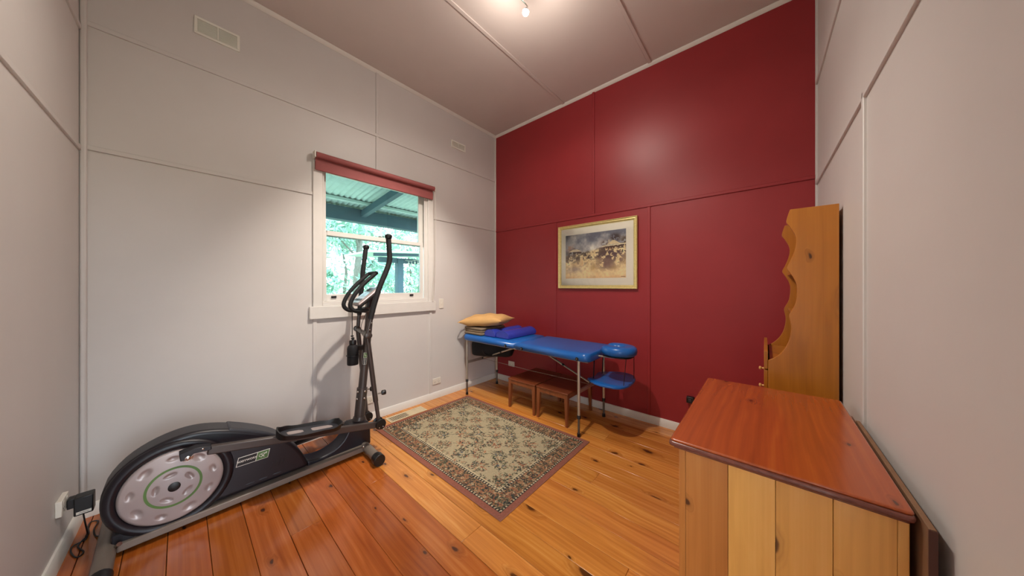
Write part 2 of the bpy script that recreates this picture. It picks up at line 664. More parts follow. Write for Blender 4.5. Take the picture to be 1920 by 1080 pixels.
aL = -1.5
lenL = XR - XW + .12
wall_left = wall('wall_left', (XW, YL), aL, lenL, M['wall'],
     [(0, lenL, 2.94, ZC), (0, lenL, 2.222, 2.94), (0, lenL, 0, 2.222)],
     [hs(.03, lenL, 2.222), hs(.03, lenL, 2.94)],
     'cream sheeted wall to the left of the exercise machine')

# ---- trims
def trim(name, mb, lab, bev=.006, mat='trim'):
    return tag(mb.build(name, M[mat], bevel=bev), lab, 'trim', kind='structure')


trim('trim_1', MB().prism([(XW, ZC - .006), (XW + .03, ZC - .006), (XW + .022, ZC - .022), (XW, ZC - .036)], 'y', YL, YR), 'white quad cornice over the window wall', .003)
trim('trim_2', MB().prism([(YR, ZC - .006), (YR - .03, ZC - .006), (YR - .022, ZC - .022), (YR, ZC - .036)], 'x', XW, XR), 'white quad cornice over the red wall', .003)
trim('trim_3', MB().box(XW, XW + .018, YR - .018, YR, .08, ZC - .03), 'white corner bead between window wall and red wall', .006)
trim('trim_4', MB().box(XW, XW + .026, YL, YL + .026, .08, ZC), 'cream corner bead between left wall and window wall', .008, 'wall')
BBH = .078
tag(MB().prism([(XW, 0), (XW + .016, 0), (XW + .016, BBH - .012), (XW + .008, BBH), (XW, BBH)], 'y', YL, YR).build('baseboard_window', M['trim']),
    'white skirting board along the window wall', 'baseboard', kind='structure')
tag(MB().prism([(YR, 0), (YR - .016, 0), (YR - .016, BBH - .012), (YR - .008, BBH), (YR, BBH)], 'x', XW, XR).build('baseboard_red', M['trim']),
    'white skirting board along the red wall', 'baseboard', kind='structure')
bl = MB().prism([(0, 0), (.016, 0), (.016, BBH - .0), (.008, BBH + .012), (0, BBH + .012)], 'x', 0, lenL).build('baseboard_left', M['trim'])
bl.location = (XW, YL, 0)
bl.rotation_euler = (0, 0, R(aL))
tag(bl, 'white skirting board along the left wall', 'baseboard', kind='structure')
br = MB().prism([(0, 0), (.016, 0), (.016, BBH - .012), (.008, BBH), (0, BBH)], 'x', DU1 + .06, lenR).build('baseboard_right', M['trim'])
br.location = (*orgR, 0)
br.rotation_euler = (0, 0, R(90 + aR))
tag(br, 'white skirting board along the right wall', 'baseboard', kind='structure')

# ---- window
win = thing('window_1', (XW, 1.42, 1.1), 'white double hung sash window with two panes', 'window', kind='structure')
W_ = M['wtrim']
y0, y1, z0, z1 = .862, 1.985, 1.245, 2.53
for (a, b) in ((.79, y0 + .004), (y1 - .004, 2.058)):
    MB().box(XW, XW + .018, a, b, 1.21, 2.60).build('casing', W_, win, bevel=.004)
MB().box(XW, XW + .018, y0 + .004, y1 - .004, z1 - .004, 2.60).build('head_casing', W_, win, bevel=.004)
MB().box(XW, XW + .03, .762, 2.083, 1.097, 1.212).build('apron', W_, win, bevel=.004)
MB().box(XW - .15, XW + .014, y0 + .0045, y1 - .0045, 1.212, z0 + .006).build('sill', W_, win, bevel=.003)
for (a, b) in ((y0, y0 + .012), (y1 - .02, y1)):
    MB().box(XW - .15, XW, a, b, z0, z1).build('jamb', W_, win, bevel=.002)
MB().box(XW - .15, XW, y0, y1, z1 - .012, z1).build('head_jamb', W_, win, bevel=.002)
MB().box(XW - .014, XW - .002, y1 - .048, y1 - .02, z0, z1 - .012).build('stop_bead', W_, win, bevel=.002)
MB().box(XW - .014, XW - .002, y0 + .012, y0 + .022, z0, z1 - .012).build('stop_bead', W_, win, bevel=.002)


def sash(name, xc, ya, yb, za, zb, gy0, gy1, gz0, gz1, t=.032):
    m = MB()
    m.box(xc - t / 2, xc + t / 2, ya, gy0, za, zb)
    m.box(xc - t / 2, xc + t / 2, gy1, yb, za, zb)
    m.box(xc - t / 2, xc + t / 2, gy0, gy1, za, gz0)
    m.box(xc - t / 2, xc + t / 2, gy0, gy1, gz1, zb)
    s = m.build(name, W_, win, bevel=.004)
    MB().box(xc - .002, xc + .002, gy0 - .004, gy1 + .004, gz0 - .004, gz1 + .004).build('pane', M['glass'], s)
    return s


us = sash('upper_sash', XW - .075, y0 + .013, y1 - .021, 1.875, z1 - .013, .914, 1.899, 1.918, 2.482)
ls = sash('lower_sash', XW - .036, y0 + .013, y1 - .049, z0 + .007, 1.920, .908, 1.896, 1.320, 1.878)
for y in (.968, 1.778):
    MB().box(XW - .020, XW - .008, y - .022, y + .022, 1.283, 1.303).build('sash_lift', M['black'], ls, bevel=.003)
m = MB().cyl((XW - .036, 1.41, 1.920), (XW - .036, 1.41, 1.931), .014, n=12)
m.bar((XW - .036, 1.41, 1.930), (XW - .02, 1.46, 1.930), .01, .006, (0, 0, 1))
m.build('sash_lock', M['chrome'], ls)

# ================================================================== LIGHT FITTING
lf = thing('ceiling_spotlight', (-1.4, 1.3, ZC - .006), 'chrome ceiling spotlight bar with lit bulb above the room centre', 'light')
LA, LB, LC = V(-1.345, 1.695, 3.44), V(-1.50, 1.30, 3.46), V(-1.18, .95, 3.46)
BASEZ = ZC - .006
MB().box(-1.43, -1.37, .52, 1.65, BASEZ - .02, BASEZ).build('bar', M['chrome'], lf, bevel=.006)


def head(tip, root, aim, power, spot, blend, size=.03, spill=0):
    aim = Vector(aim).normalized()
    back = tip - aim * .05
    mid = V(root.x, root.y, root.z - .07)
    MB().tube(spline([root, mid, back - aim * .03 + V(0, 0, .01), back], 6), .006, 8).build('stem', M['chrome'], lf)
    sh = MB().lathe([(.008, 0), (.013, .012), (.016, .03), (.024, .046), (.025, .05)], back - aim * .0, aim, 16).build('lamp_holder', M['chrome'], lf)
    MB().lathe([(.023, 0), (.023, .004), (.015, .010), (.004, .012)], tip, aim, 16).build('bulb_lens', M['bulb'], sh)
    ld = bpy.data.lights.new('lamp', 'SPOT' if spot else 'POINT')
    ld.energy = power
    ld.color = LAMP_WARM
    ld.shadow_soft_size = size
    if spot:
        ld.spot_size = R(spot)
        ld.spot_blend = blend
    lo = bpy.data.objects.new('lamp_light', ld)
    COL.objects.link(lo)
    lo.location = tip + aim * .045
    lo.rotation_euler = (0, 0, 0) if spill else aim.to_track_quat('-Z', 'Y').to_euler()
    setpar(lo, lf)
    if spill:
        l2 = bpy.data.lights.new('lamp_spill', 'POINT')
        l2.energy = spill
        l2.color = LAMP_WARM
        l2.shadow_soft_size = size
        o2_ = bpy.data.objects.new('lamp_spill', l2)
        COL.objects.link(o2_)
        o2_.location = tip + aim * .05
        setpar(o2_, lf)


head(LA, V(-1.40, 1.62, BASEZ - .02), (.15, -.35, -1), LAMP_A, 178, .35, spill=14.0)
head(V(-1.30, .62, 3.46), V(-1.40, .62, BASEZ - .02), (-.12, -.95, -1), FILL_D, 105, 1.0)  # extra unseen head, added to brighten the left wall
head(LB, V(-1.40, 1.25, BASEZ - .02), (-.54, .09, -1), LAMP_B, 74, .9)
head(LC, V(-1.40, .95, BASEZ - .02), (.20, .45, -1), FILL_C, 92, 1.0)  # extra unseen head, added as fill for table, floor and chest
# ================================================================== ELLIPTICAL TRAINER
XC = -2.62
et = thing('elliptical_trainer', (XC, .4, 0), 'black and silver elliptical exercise machine standing along the window wall', 'exercise machine')
S1, S2 = M['steel'], M['steel2']
MB().box(-2.70, -2.505, -.215, 1.0, .026, .064).build('base_rail', S2, et, bevel=.004)
out = spline([V(*p, 0) for p in [(-.20, .10), (-.255, .18), (-.272, .26), (-.258, .36), (-.20, .445), (-.12, .50), (-.03, .530), (.05, .536), (.13, .522), (.235, .485), (.33, .435), (.41, .385), (.47, .335), (.52, .285), (.565, .22), (.60, .15), (.615, .10)]], 3)
poly = [(p.x, p.y) for p in out] + [(.625, .07), (-.13, .07)]
hsg = MB().prism(poly, 'x', -2.70, -2.535).build('housing', M['hous'], et, bevel=.028, seg=4)
# textured top pad
top = [V(*p, 0) for p in [(.20, .503), (.28, .466), (.35, .428), (.42, .382), (.475, .335)]]
o2 = spline(top, 4)
MB().prism([(p.x, p.y + .003) for p in o2] + [(p.x - .02, p.y - .05) for p in reversed(o2)], 'x', -2.695, -2.54).build('foot_pad', M['hous2'], et, bevel=.012, seg=3)
# crank disc and rolled rim
DY, DZ = -.022, .268
DX = -2.535
MB().tube([(DX - .004, DY + .222 * math.cos(a), DZ + .222 * math.sin(a)) for a in [2 * math.pi * i / 48 for i in range(48)]], .026, 10, closed=True).build('housing_rim', M['hous'], et)
DENTS = [(.155, R(i * 40 + 12), .027 if i % 2 else .021, .019 if i % 2 else .014) for i in range(9)] + [(.068, R(i * 72 + 30), .026, .011) for i in range(5)]
vs, fs = [], []
NRD, NAD = 46, 150
for i in range(NRD + 1):
    rr_ = .198 * i / NRD
    for k in range(NAD):
        a = 2 * math.pi * k / NAD
        y, z = rr_ * math.cos(a), rr_ * math.sin(a)
        h = .029 - .009 * (rr_ / .198) ** 2
        if i >= NRD - 1:
            h -= .004 * (i - NRD + 2)
        for (dr_, da, ra, rb) in DENTS:
            cy, cz = dr_ * math.cos(da), dr_ * math.sin(da)
            t_ = (-(y - cy) * math.sin(da) + (z - cz) * math.cos(da)) / ra
            u_ = ((y - cy) * math.cos(da) + (z - cz) * math.sin(da)) / rb
            q_ = t_ * t_ + u_ * u_
            if q_ < 1:
                h -= .0075 * (1 - q_) ** .8
        vs.append((DX - .002 + h, DY + max(rr_, 1e-4) * math.cos(a), DZ + max(rr_, 1e-4) * math.sin(a)))
for k in range(NAD):
    a = 2 * math.pi * k / NAD
    vs.append((DX - .004, DY + .198 * math.cos(a), DZ + .198 * math.sin(a)))
for i in range(NRD + 1):
    for k in range(NAD):
        l = (k + 1) % NAD
        fs.append((i * NAD + k, i * NAD + l, (i + 1) * NAD + l, (i + 1) * NAD + k))
dk = MB().add(vs, fs).build('crank_disc', M['silver'], et, smooth=50)
m = MB()
n = 64
vs, fs = [], []
for i in range(n):
    a = 2 * math.pi * i / n
    for r, h in ((.109, .0240), (.109, .0280), (.098, .0286), (.098, .0240)):
        vs.append((DX - .002 + h, DY + r * math.cos(a), DZ + r * math.sin(a)))
for i in range(n):
    j = (i + 1) % n
    for k in range(4):
        l = (k + 1) % 4
        fs.append((i * 4 + k, i * 4 + l, j * 4 + l, j * 4 + k))
m.add(vs, fs).build('green_ring', M['green'], dk)
MB().lathe([(.024, .026), (.024, .034), (.018, .036)], (DX - .002, DY, DZ), (1, 0, 0), 24).build('hub_cap', M['black'], dk)


# front shroud and boot
fp = [V(*p, 0) for p in [(.618, .100), (.68, .088), (.75, .092), (.82, .116), (.87, .158), (.905, .220)]]
fpp = [(p.x, p.y) for p in spline(fp, 4)] + [(.925, .255), (1.06, .245), (1.075, .20), (1.08, .045), (.62, .045)]
MB().prism(fpp, 'x', -2.695, -2.555).build('front_shroud', M['hous'], et, bevel=.024, seg=4)
PX = -2.64
P0, P1 = V(PX, 1.012, .20), V(PX, 1.116, 1.27)
pp = lambda z: P0 + (P1 - P0) * ((z - P0.z) / (P1.z - P0.z))
MB().tube([pp(.19), pp(.235), pp(.262), pp(.275)], [.068, .060, .050, .046], 18).build('boot', S1, et)
MB().cyl(pp(.24), pp(.515), .042, n=18).build('lower_post', S1, et)
po = MB().cyl(pp(.50), pp(1.26), .033, .031, n=18).build('upright_post', S1, et)
for z, sy in ((.49, 1), (.43, 1)):
    for dx in (.042,):
        c = pp(z) + V(dx - .004, .01, 0)
        MB().ellipsoid(c, .008, .011, .011, 10, 6).build('bolt', M['chrome'], et)
        c2 = pp(z) + V(.012, -.040, 0)
        MB().ellipsoid(c2, .011, .008, .011, 10, 6).build('bolt', M['chrome'], et)


def knob(c, d, name='tension_knob'):
    c, d = Vector(c), Vector(d).normalized()
    k = MB().cyl(c, c + d * .03, .006, n=8).build(name, M['steel2'], et)
    mm = MB()
    mm.lathe([(.010, .026), (.019, .03), (.021, .04), (.021, .055), (.017, .062)], c, d, 10)
    mm.build('knob_grip', M['black'], k)


knob(pp(.50) + V(.03, .026, 0), (.62, .8, .05))
# pivot axle
PZ = 1.0
PY = pp(PZ).y
PV = V(-2.42, .988, 1.0)
FV = V(-2.86, 1.12, 1.0)
MB().tube([V(-2.885, 1.085, 1.0), V(-2.40, 1.0, 1.0)], .017, 12).build('pivot_axle', S1, et)
for x, yy in ((-2.395, .995), (-2.445, 1.01), (-2.83, 1.077), (-2.89, 1.088)):
    MB().lathe([(.012, -.012), (.026, -.006), (.026, .006), (.012, .012)], (x, yy, 1.0), (1, 0, 0), 16).build('pivot_cap', S1, et)
# near pedal arm and pedal
NX = -2.445
A0, A1 = V(NX, .035, .456), V(NX, 1.095, .238)
arm = MB().bar(A0 + V(0, .07, -.012), A1, .036, .048).build('pedal_arm', S1, et, bevel=.006)
mm = MB().prism([(-.005, .475), (.06, .485), (.12, .468), (.12, .448), (.05, .455), (.03, .430), (.0, .432)], 'x', NX - .032, NX + .026)
mm.build('crank_bracket', M['hous'], arm, bevel=.004)
MB().lathe([(.022, 0), (.022, .006), (.012, .007), (.012, .014), (.004, .016)], (NX + .018, .028, .442), (1, 0, 0), 14).build('crank_bolt', M['chrome'], arm)
MB().ellipsoid((NX + .02, .085, .468), .008, .009, .009, 10, 6).build('crank_bolt', M['chrome'], arm)
MB().cyl((DX + .018, .02, .44), (NX, .02, .44), .016, n=12).build('crank_pin', S1, arm)


def pedal(c, slope, x0):
    c = Vector(c)
    ny = V(0, 1, slope).normalized()
    nz = V(0, -slope, 1).normalized()
    ex = V(1, 0, 0)
    L_, Wd = .186, .082
    n_ = 40
    ring = []
    for i in range(n_):
        a = 2 * math.pi * i / n_
        cu, su = math.cos(a), math.sin(a)
        u = L_ * math.copysign(abs(cu) ** .62, cu)
        w = Wd * math.copysign(abs(su) ** .62, su) * (1 - .10 * u / L_)
        ring.append((u, w, a))
    P = lambda u, w, h: c + ny * u + ex * w + nz * h
    m_ = MB()
    vs = [P(u, w, .0) for u, w, a in ring] + [P(u, w, .012) for u, w, a in ring]
    fs = [tuple(range(n_)), tuple(range(n_, 2 * n_))] + [(i, (i + 1) % n_, (i + 1) % n_ + n_, i + n_) for i in range(n_)]
    p = m_.add(vs, fs).build('pedal', M['hous2'], et)
    m_ = MB()
    vs, fs = [], []
    for i, (u, w, a) in enumerate(ring):
        h = .020 + .022 * abs(math.cos(a)) ** 3 + .010 * (math.sin(a) < -.3) + .003 * math.cos(9 * a) * (abs(math.sin(a)) > .5)
        k = .94
        vs += [P(u * 1.02, w * 1.03, -.004), P(u * 1.05, w * 1.10, h), P(u * 1.01, w * 1.0, h), P(u * k, w * .9, .011)]
    for i in range(n_):
        j = (i + 1) % n_
        for q in range(3):
            fs.append((i * 4 + q, i * 4 + q + 1, j * 4 + q + 1, j * 4 + q))
    m_.add(vs, fs).build('pedal_rim', M['black'], p)
    for (u0, u1) in ((-.135, -.045), (.005, .135)):
        mm_ = MB()
        q = [(u0, -.018), (u0 + .015, -.028), (u1 - .02, -.026), (u1, -.012), (u1, .014), (u1 - .02, .026), (u0 + .012, .028), (u0, .02)]
        vs = [P(u, w, .0115) for u, w in q] + [P(u, w, .0135) for u, w in q]
        fs = [tuple(range(8)), tuple(range(8, 16))] + [(i, (i + 1) % 8, (i + 1) % 8 + 8, i + 8) for i in range(8)]
        mm_.add(vs, fs).build('pedal_tread', M['silver'], p)
    return p


pedal((NX + .045, .60, .380), -.17, NX)
# far pedal arm and pedal (low side of the stroke)
FX = -2.845
far = MB().bar((FX, -.03, .115), (FX, 1.150, .160), .036, .046).build('pedal_arm', S1, et, bevel=.006)
MB().cyl((FX, -.04, .115), (-2.70, -.04, .115), .016, n=12).build('crank_pin', S1, far)
pedal((FX - .0, .60, .168), .03, FX)


def joint(x, y, z):
    for s in (-1, 1):
        j = MB().lathe([(.010, -.010), (.036, -.009), (.044, -.002), (.040, .007), (.012, .011)], (x + s * .031, y, z), (s, 0, 0), 22).build('joint_cap', M['black'], et)
        if s > 0:
            for dy in (-.017, .015):
                MB().ellipsoid((x + .041, y + dy, z - .021), .003, .005, .005, 8, 5).build('joint_screw', M['chrome'], j)


joint(NX, 1.102, .245)
joint(FX, 1.165, .165)
# swing arms
sw = MB().tube([(NX, 1.100, .245), (NX + .006, 1.068, .46)], .0155, 12).build('swing_arm', S1, et)
MB().tube([(NX + .005, 1.070, .44), (NX + .025, .995, .985)], .0195, 14).build('swing_sleeve', S1, sw)
knob((NX + .012, 1.085, .50), (.25, 1, .05))
hd = spline([(NX + .027, .990, .99), (NX + .03, 1.01, 1.09), (NX + .03, 1.04, 1.22)], 4)
hb = MB().tube(hd, .0165, 12).build('handle_bar', S1, et)
g = spline([(NX + .03, 1.016, 1.13), (NX + .03, 1.05, 1.26), (NX + .03, 1.095, 1.40), (NX + .03, 1.155, 1.545), (NX + .03, 1.176, 1.63), (NX + .03, 1.172, 1.72), (NX + .03, 1.166, 1.805)], 6)
gr = MB().tube(g, .0215, 14).build('foam_grip', M['foam'], hb)
MB().lathe([(.012, -.014), (.026, -.008), (.031, .006), (.026, .022), (.011, .030)], (NX + .03, 1.166, 1.812), (0, 0, 1), 18).build('end_cap', M['black'], hb)
for z in (1.045, 1.10):
    MB().ellipsoid((NX + .048, 1.0 + (z - 1.03) * .25, z), .006, .006, .006, 8, 5).build('bolt', M['chrome'], hb)
sw = MB().tube([(FX, 1.165, .165), (FX, 1.140, .44)], .0155, 12).build('swing_arm', S1, et)
MB().tube([(FX, 1.142, .42), (FX - .015, 1.09, .99)], .0195, 14).build('swing_sleeve', S1, sw)
hb = MB().tube(spline([(FX - .015, 1.09, .99), (FX - .02, 1.10, 1.1), (FX - .02, 1.112, 1.2)], 4), .0165, 12).build('handle_bar', S1, et)
MB().tube(spline([(FX - .02, 1.104, 1.13), (FX - .02, 1.115, 1.26), (FX - .02, 1.126, 1.40), (FX - .02, 1.136, 1.53), (FX - .02, 1.150, 1.65), (FX - .02, 1.163, 1.755)], 5), .0205, 14).build('foam_grip', M['foam'], hb)
MB().lathe([(.012, -.014), (.026, -.008), (.030, .006), (.025, .022), (.011, .030)], (FX - .02, 1.165, 1.762), (0, 0, 1), 18).build('end_cap', M['black'], hb)
# console, neck, fixed loop grips
MB().bar(pp(1.16), (PX, 1.125, 1.315), .06, .075).build('console_neck', M['hous'], et, bevel=.01, seg=3)
cn = V(0, 1, .80).normalized()
cu = V(0, -.80, 1).normalized()
cc = V(PX + .005, 1.068, 1.312)
con = MB().obox(cc, V(.085, 0, 0), cn * .116, cu * .015).build('console', M['silver'], et, bevel=.015, seg=4)
MB().obox(cc - cu * .022, V(.08, 0, 0), cn * .104, cu * .012).build('console_back', M['black'], con, bevel=.008, seg=3)
MB().obox(cc + cu * .0145 + cn * .035, V(.066, 0, 0), cn * .055, cu * .0015).build('display_screen', M['screen'], con)
for i in range(4):
    MB().obox(cc + cu * .0150 - cn * .066 + V(-.054 + .036 * i, 0, 0), V(.013, 0, 0), cn * .012, cu * .002).build('console_button', M['hous2'], con, bevel=.001, seg=1)
pts = []
NXL, FXL = PX + .070, PX - .075
side = [(1.08, 1.190), (1.0, 1.185), (.955, 1.192), (.922, 1.225), (.926, 1.270), (.966, 1.345), (1.03, 1.420), (1.095, 1.480), (1.125, 1.507)]
near = [V(PX + .02 if i == 0 else (NXL - .02 if i == 1 else NXL), y, z) for i, (y, z) in enumerate(side)]
fars = [V(PX - .02 if i == 0 else (FXL + .02 if i == 1 else FXL), y, z) for i, (y, z) in enumerate(side)]
topm = [V(NXL - .02, 1.140, 1.513), V(PX, 1.145, 1.515), V(FXL + .02, 1.140, 1.513)]
loop = MB().tube(spline(near + topm + fars[::-1], 5), .0165, 12).build('loop_grip', M['foam'], et)
MB().box(PX - .035, PX + .035, 1.05, 1.10, 1.165, 1.215).build('grip_clamp', S1, et, bevel=.006)
# bottle cage and hanging cord
MB().tube([(PX + .02 + .047 * math.cos(a), .958 + .047 * math.sin(a), .815) for a in [2 * math.pi * i / 20 for i in range(20)]], .004, 6, closed=True).build('bottle_cage', M['black'], et)
MB().box(PX - .014, PX + .010, .998, 1.066, .845, .885).build('cage_bracket', M['black'], et, bevel=.004)
MB().tube(spline([(NXL, .935, 1.18), (NXL - .01, .938, 1.08), (NXL - .02, .942, .99)], 4), .0035, 6).build('tether_cord', M['black'], et)
MB().ellipsoid((NXL - .02, .942, .982), .008, .012, .009, 8, 5).build('cord_bead', M['black'], et)
MB().tube(spline([(PX + .03, 1.06, 1.16), (PX + .035, 1.02, 1.06), (PX + .03, 1.03, .98), (PX + .03, 1.075, .945)], 5), .0022, 6).build('sensor_wire', M['black'], et)
# stabilisers
st = MB().tube([(-2.96, 1.045, .046), (-2.285, 1.018, .046)], .034, 16).build('stabiliser_bar', S2, et)
for a, b in (((-2.31, 1.019, .046), (-2.245, 1.016, .046)), ((-2.94, 1.044, .046), (-3.0, 1.047, .046))):
    MB().tube([a, b], .044, 18).build('end_cap', M['black'], st, bevel=.004)
MB().ellipsoid((-2.475, .985, .085), .012, .010, .010, 10, 6).build('stabiliser_bolt', M['chrome'], st)
st = MB().tube([(-2.97, -.262, .040), (-2.27, -.245, .040)], .036, 16).build('stabiliser_bar', S2, et)
for a, b in (((-2.33, -.2465, .040), (-2.245, -.2445, .040)), ((-2.94, -.2615, .040), (-3.0, -.263, .040))):
    MB().tube([a, b], .040, 18).build('end_cap', M['black'], st, bevel=.004)
MB().cyl((-2.51, -.215, .062), (-2.49, -.205, .078), .010, n=10).build('stabiliser_bolt', M['chrome'], st)
MB().box(-2.69, -2.53, -.235, -.11, .045, .11).build('rear_foot', M['hous'], et, bevel=.008)


# badges
def text(s, size, mat, name, parent, o, ex, ey, depth=.0006, bold=0.):
    cu_ = bpy.data.curves.new(name, 'FONT')
    cu_.body = s
    cu_.size = size
    cu_.extrude = depth
    cu_.offset = bold
    cu_.align_x = 'CENTER'
    cu_.align_y = 'CENTER'
    t = bpy.data.objects.new(name, cu_)
    COL.objects.link(t)
    me = bpy.data.meshes.new_from_object(t.evaluated_get(bpy.context.evaluated_depsgraph_get()))
    bpy.data.objects.remove(t)
    o, ex, ey = Vector(o), Vector(ex).normalized(), Vector(ey).normalized()
    ez = ex.cross(ey)
    mt = Matrix((ex, ey, ez)).transposed().to_4x4()
    mt.translation = o
    me.transform(mt)
    me.materials.clear()
    me.materials.append(M[mat])
    ob = bpy.data.objects.new(name, me)
    COL.objects.link(ob)
    setpar(ob, parent)
    return ob


def quad(ps, off, mat, name, parent, th=.001):
    ps = [Vector(p) for p in ps]
    nrm = (ps[1] - ps[0]).cross(ps[2] - ps[0]).normalized()
    m_ = MB().add([p + nrm * (off - th) for p in ps] + [p + nrm * off for p in ps],
                  [(3, 2, 1, 0), (4, 5, 6, 7), (0, 1, 5, 4), (1, 2, 6, 5), (2, 3, 7, 6), (3, 0, 4, 7)])
    return m_.build(name, M[mat], parent, smooth=None)


def badge(o, ex, ey, w, h, skew, split, parent, tsize):
    o, ex, ey = Vector(o), Vector(ex).normalized(), Vector(ey).normalized()
    P = lambda u, v: o + ex * (u * w + v * skew) + ey * (v * h)
    b = quad([P(0, 0), P(1, 0), P(1, 1), P(0, 1)], .0015, 'whitep', 'badge', parent)
    e, f = .02, .06
    quad([P(e, f), P(split - .01, f), P(split - .01, 1 - f), P(e, 1 - f)], .0024, 'black', 'badge_field', b)
    quad([P(split + .01, f), P(1 - e, f), P(1 - e, 1 - f), P(split + .01, 1 - f)], .0024, 'greenl', 'badge_field', b)
    nrm = ex.cross(ey)
    text('BODYWORX', tsize, 'whitep', 'badge_lettering', b, P((split) / 2, .5) + nrm * .003, ex, ey, bold=tsize * .02)
    # runner mark: ring sweep, two crossed strokes and a head
    c = P((1 + split) / 2, .5) + nrm * .003
    mk = MB()
    rr = h * .24
    mk.tube([c + ex * (1.5 * rr * math.cos(a)) + ey * (rr * .8 * math.sin(a)) for a in [R(20 + 22 * i) for i in range(11)]], rr * .10, 5)
    mk.tube([c + ex * rr * 1.0 + ey * rr * .7, c - ex * rr * .7 - ey * rr * .9], rr * .13, 5)
    mk.tube([c - ex * rr * .6 + ey * rr * .5, c + ex * rr * .5 - ey * rr * 1.0], rr * .13, 5)
    mk.tube([c + ex * rr * 1.15 + ey * rr * .95, c + ex * rr * 1.45 + ey * rr * .75], rr * .24, 6)
    mk.build('badge_emblem', M['whitep'], b)


badge((-2.5345, .232, .244), (0, 1, -.02), (0, 0, 1), .158, .056, .012, .60, et, .0165)
pn = (P1 - P0).normalized()
pv = V(.90, -.43, 0).normalized()
pe = pn.cross(pv).normalized()
pc = pp(.765) + pv * .0345
badge(pc - (pe if pn.cross(pe).dot(pv) > 0 else -pe) * .014 - pn * .045, pn, pe if pn.cross(pe).dot(pv) > 0 else -pe, .10, .028, 0, .58, et, .0095)
for i in range(4):
    MB().bar((-2.5335, .405 + i * .022, .150 + .004 * i), (-2.5335, .418 + i * .022, .190 + .002 * i), .003, .004).build('vent_slot', M['black'], hsg)
for yy in (.30, .365, .44):
    MB().ellipsoid((-2.536, yy, .108), .0035, .026, .005, 12, 6).build('shell_rib', M['hous2'], hsg)

# water bottle in its cage
wb = thing('water_bottle', (PX + .02, .958, .735), 'black sports bottle held on the exercise machine post', 'bottle')
MB().lathe([(.040, 0), (.043, .006), (.043, .075), (.041, .082), (.043, .09), (.043, .135), (.040, .152), (.030, .166), (.022, .172)], (PX + .02, .958, .735), (0, 0, 1), 24).build('body', M['blackf'], wb)
bc = MB().lathe([(.026, 0), (.028, .004), (.028, .03), (.024, .036)], (PX + .02, .958, .905), (0, 0, 1), 20).build('cap', M['black'], wb)
MB().lathe([(.010, 0), (.009, .01), (.013, .013), (.013, .022), (.008, .026)], (PX + .02, .958, .940), (0, 0, 1), 14).build('spout', M['black'], bc)

# ---- outlet with black adaptor on the left wall
def gpo(name, c, ex, nrm, w, h, label, cat='outlet', slots=2, group=None, dep=.010):
    c, ex, nrm = Vector(c), Vector(ex).normalized(), Vector(nrm).normalized()
    ez = V(0, 0, 1)
    r = thing(name, c, label, cat, group)
    MB().obox(c + nrm * dep / 2, ex * w / 2, ez * h / 2, nrm * dep / 2).build('plate', M['white'], r, bevel=.003)
    for i in range(slots):
        q = c + nrm * dep + ex * ((i - (slots - 1) / 2) * w * .5)
        for s in (-1, 1):
            MB().obox(q + ex * s * .008 - ez * .006, (ex * s * .3 + ez).normalized() * .004, (ex - ez * s * .3).normalized() * .0012, nrm * .0008).build('socket_slot', M['black'], r, smooth=None)
        MB().obox(q - ez * .018, ez * .004, ex * .0012, nrm * .0008).build('socket_slot', M['black'], r, smooth=None)
        MB().obox(q + ez * .02, ex * .006, ez * .008, nrm * .0015).build('rocker_switch', M['white'], r, bevel=.001, seg=1)
    return r


gpo('power_outlet', (XW, 2.108, .212), (0, 1, 0), (1, 0, 0), .114, .073, 'white double power outlet on window wall below the right window edge')
gpo('power_outlet', (XW, 1.272, .216), (0, 1, 0), (1, 0, 0), .114, .073, 'white double power outlet on window wall behind the machine post')
gpo('power_outlet', (-2.768, YR, .270), (1, 0, 0), (0, -1, 0), .114, .073, 'white power outlet on red wall under the massage table', slots=2)
yl = lambda x: YL - (x - XW) * math.sin(R(1.5))
gpo('power_outlet', (-2.70, yl(-2.70), .285), (1, -.026, 0), (.026, 1, 0), .114, .078, 'white power outlet low on left wall feeding the black adaptor', dep=.020)
sw_ = thing('light_switch', (XW, 2.178, 1.175), 'white wall switch plate just right of the window sill', 'switch')
MB().box(XW, XW + .008, 2.146, 2.210, 1.115, 1.235).build('plate', M['white'], sw_, bevel=.003)
MB().box(XW + .008, XW + .012, 2.171, 2.185, 1.165, 1.19).build('rocker_switch', M['white'], sw_, bevel=.001, seg=1)

pa = thing('power_adaptor', (-2.715, yl(-2.715) + .022, .27), 'black plug adaptor with cord in the left wall outlet', 'adaptor')
ya = yl(-2.715) + .0225
MB().box(-2.745, -2.700, ya, ya + .022, .246, .296).build('plug', M['black'], pa, bevel=.003)
ad = MB().box(-2.752, -2.690, ya + .020, ya + .080, .202, .296).build('body', M['black'], pa, bevel=.005)
MB().box(-2.6905, -2.6893, ya + .028, ya + .074, .210, .223).build('rating_label', M['white'], ad, smooth=None)
MB().box(-2.6894, -2.6890, ya + .036, ya + .066, .2155, .2175).build('rating_print', M['hous2'], ad, smooth=None)
cab = [V(-2.72, ya + .045, .203), V(-2.722, ya + .050, .15), V(-2.77, ya + .052, .06)] + [V(*p) for p in (
    (-2.873, -0.345, 0.006), (-2.816, -0.342, 0.005), (-2.793, -0.378, 0.005), (-2.735, -0.376, 0.005), (-2.663, -0.350, 0.005), (-2.689, -0.333, 0.005), (-2.762, -0.359, 0.006), (-2.807, -0.355, 0.006), (-2.847, -0.337, 0.013), (-2.937, -0.349, 0.006), (-2.999, -0.348, 0.005), (-2.979, -0.320, 0.005), (-2.887, -0.324, 0.006), (-2.789, -0.300, 0.010))]
cab += [V(-2.68, -.22, .095), V(-2.65, -.16, .10)]
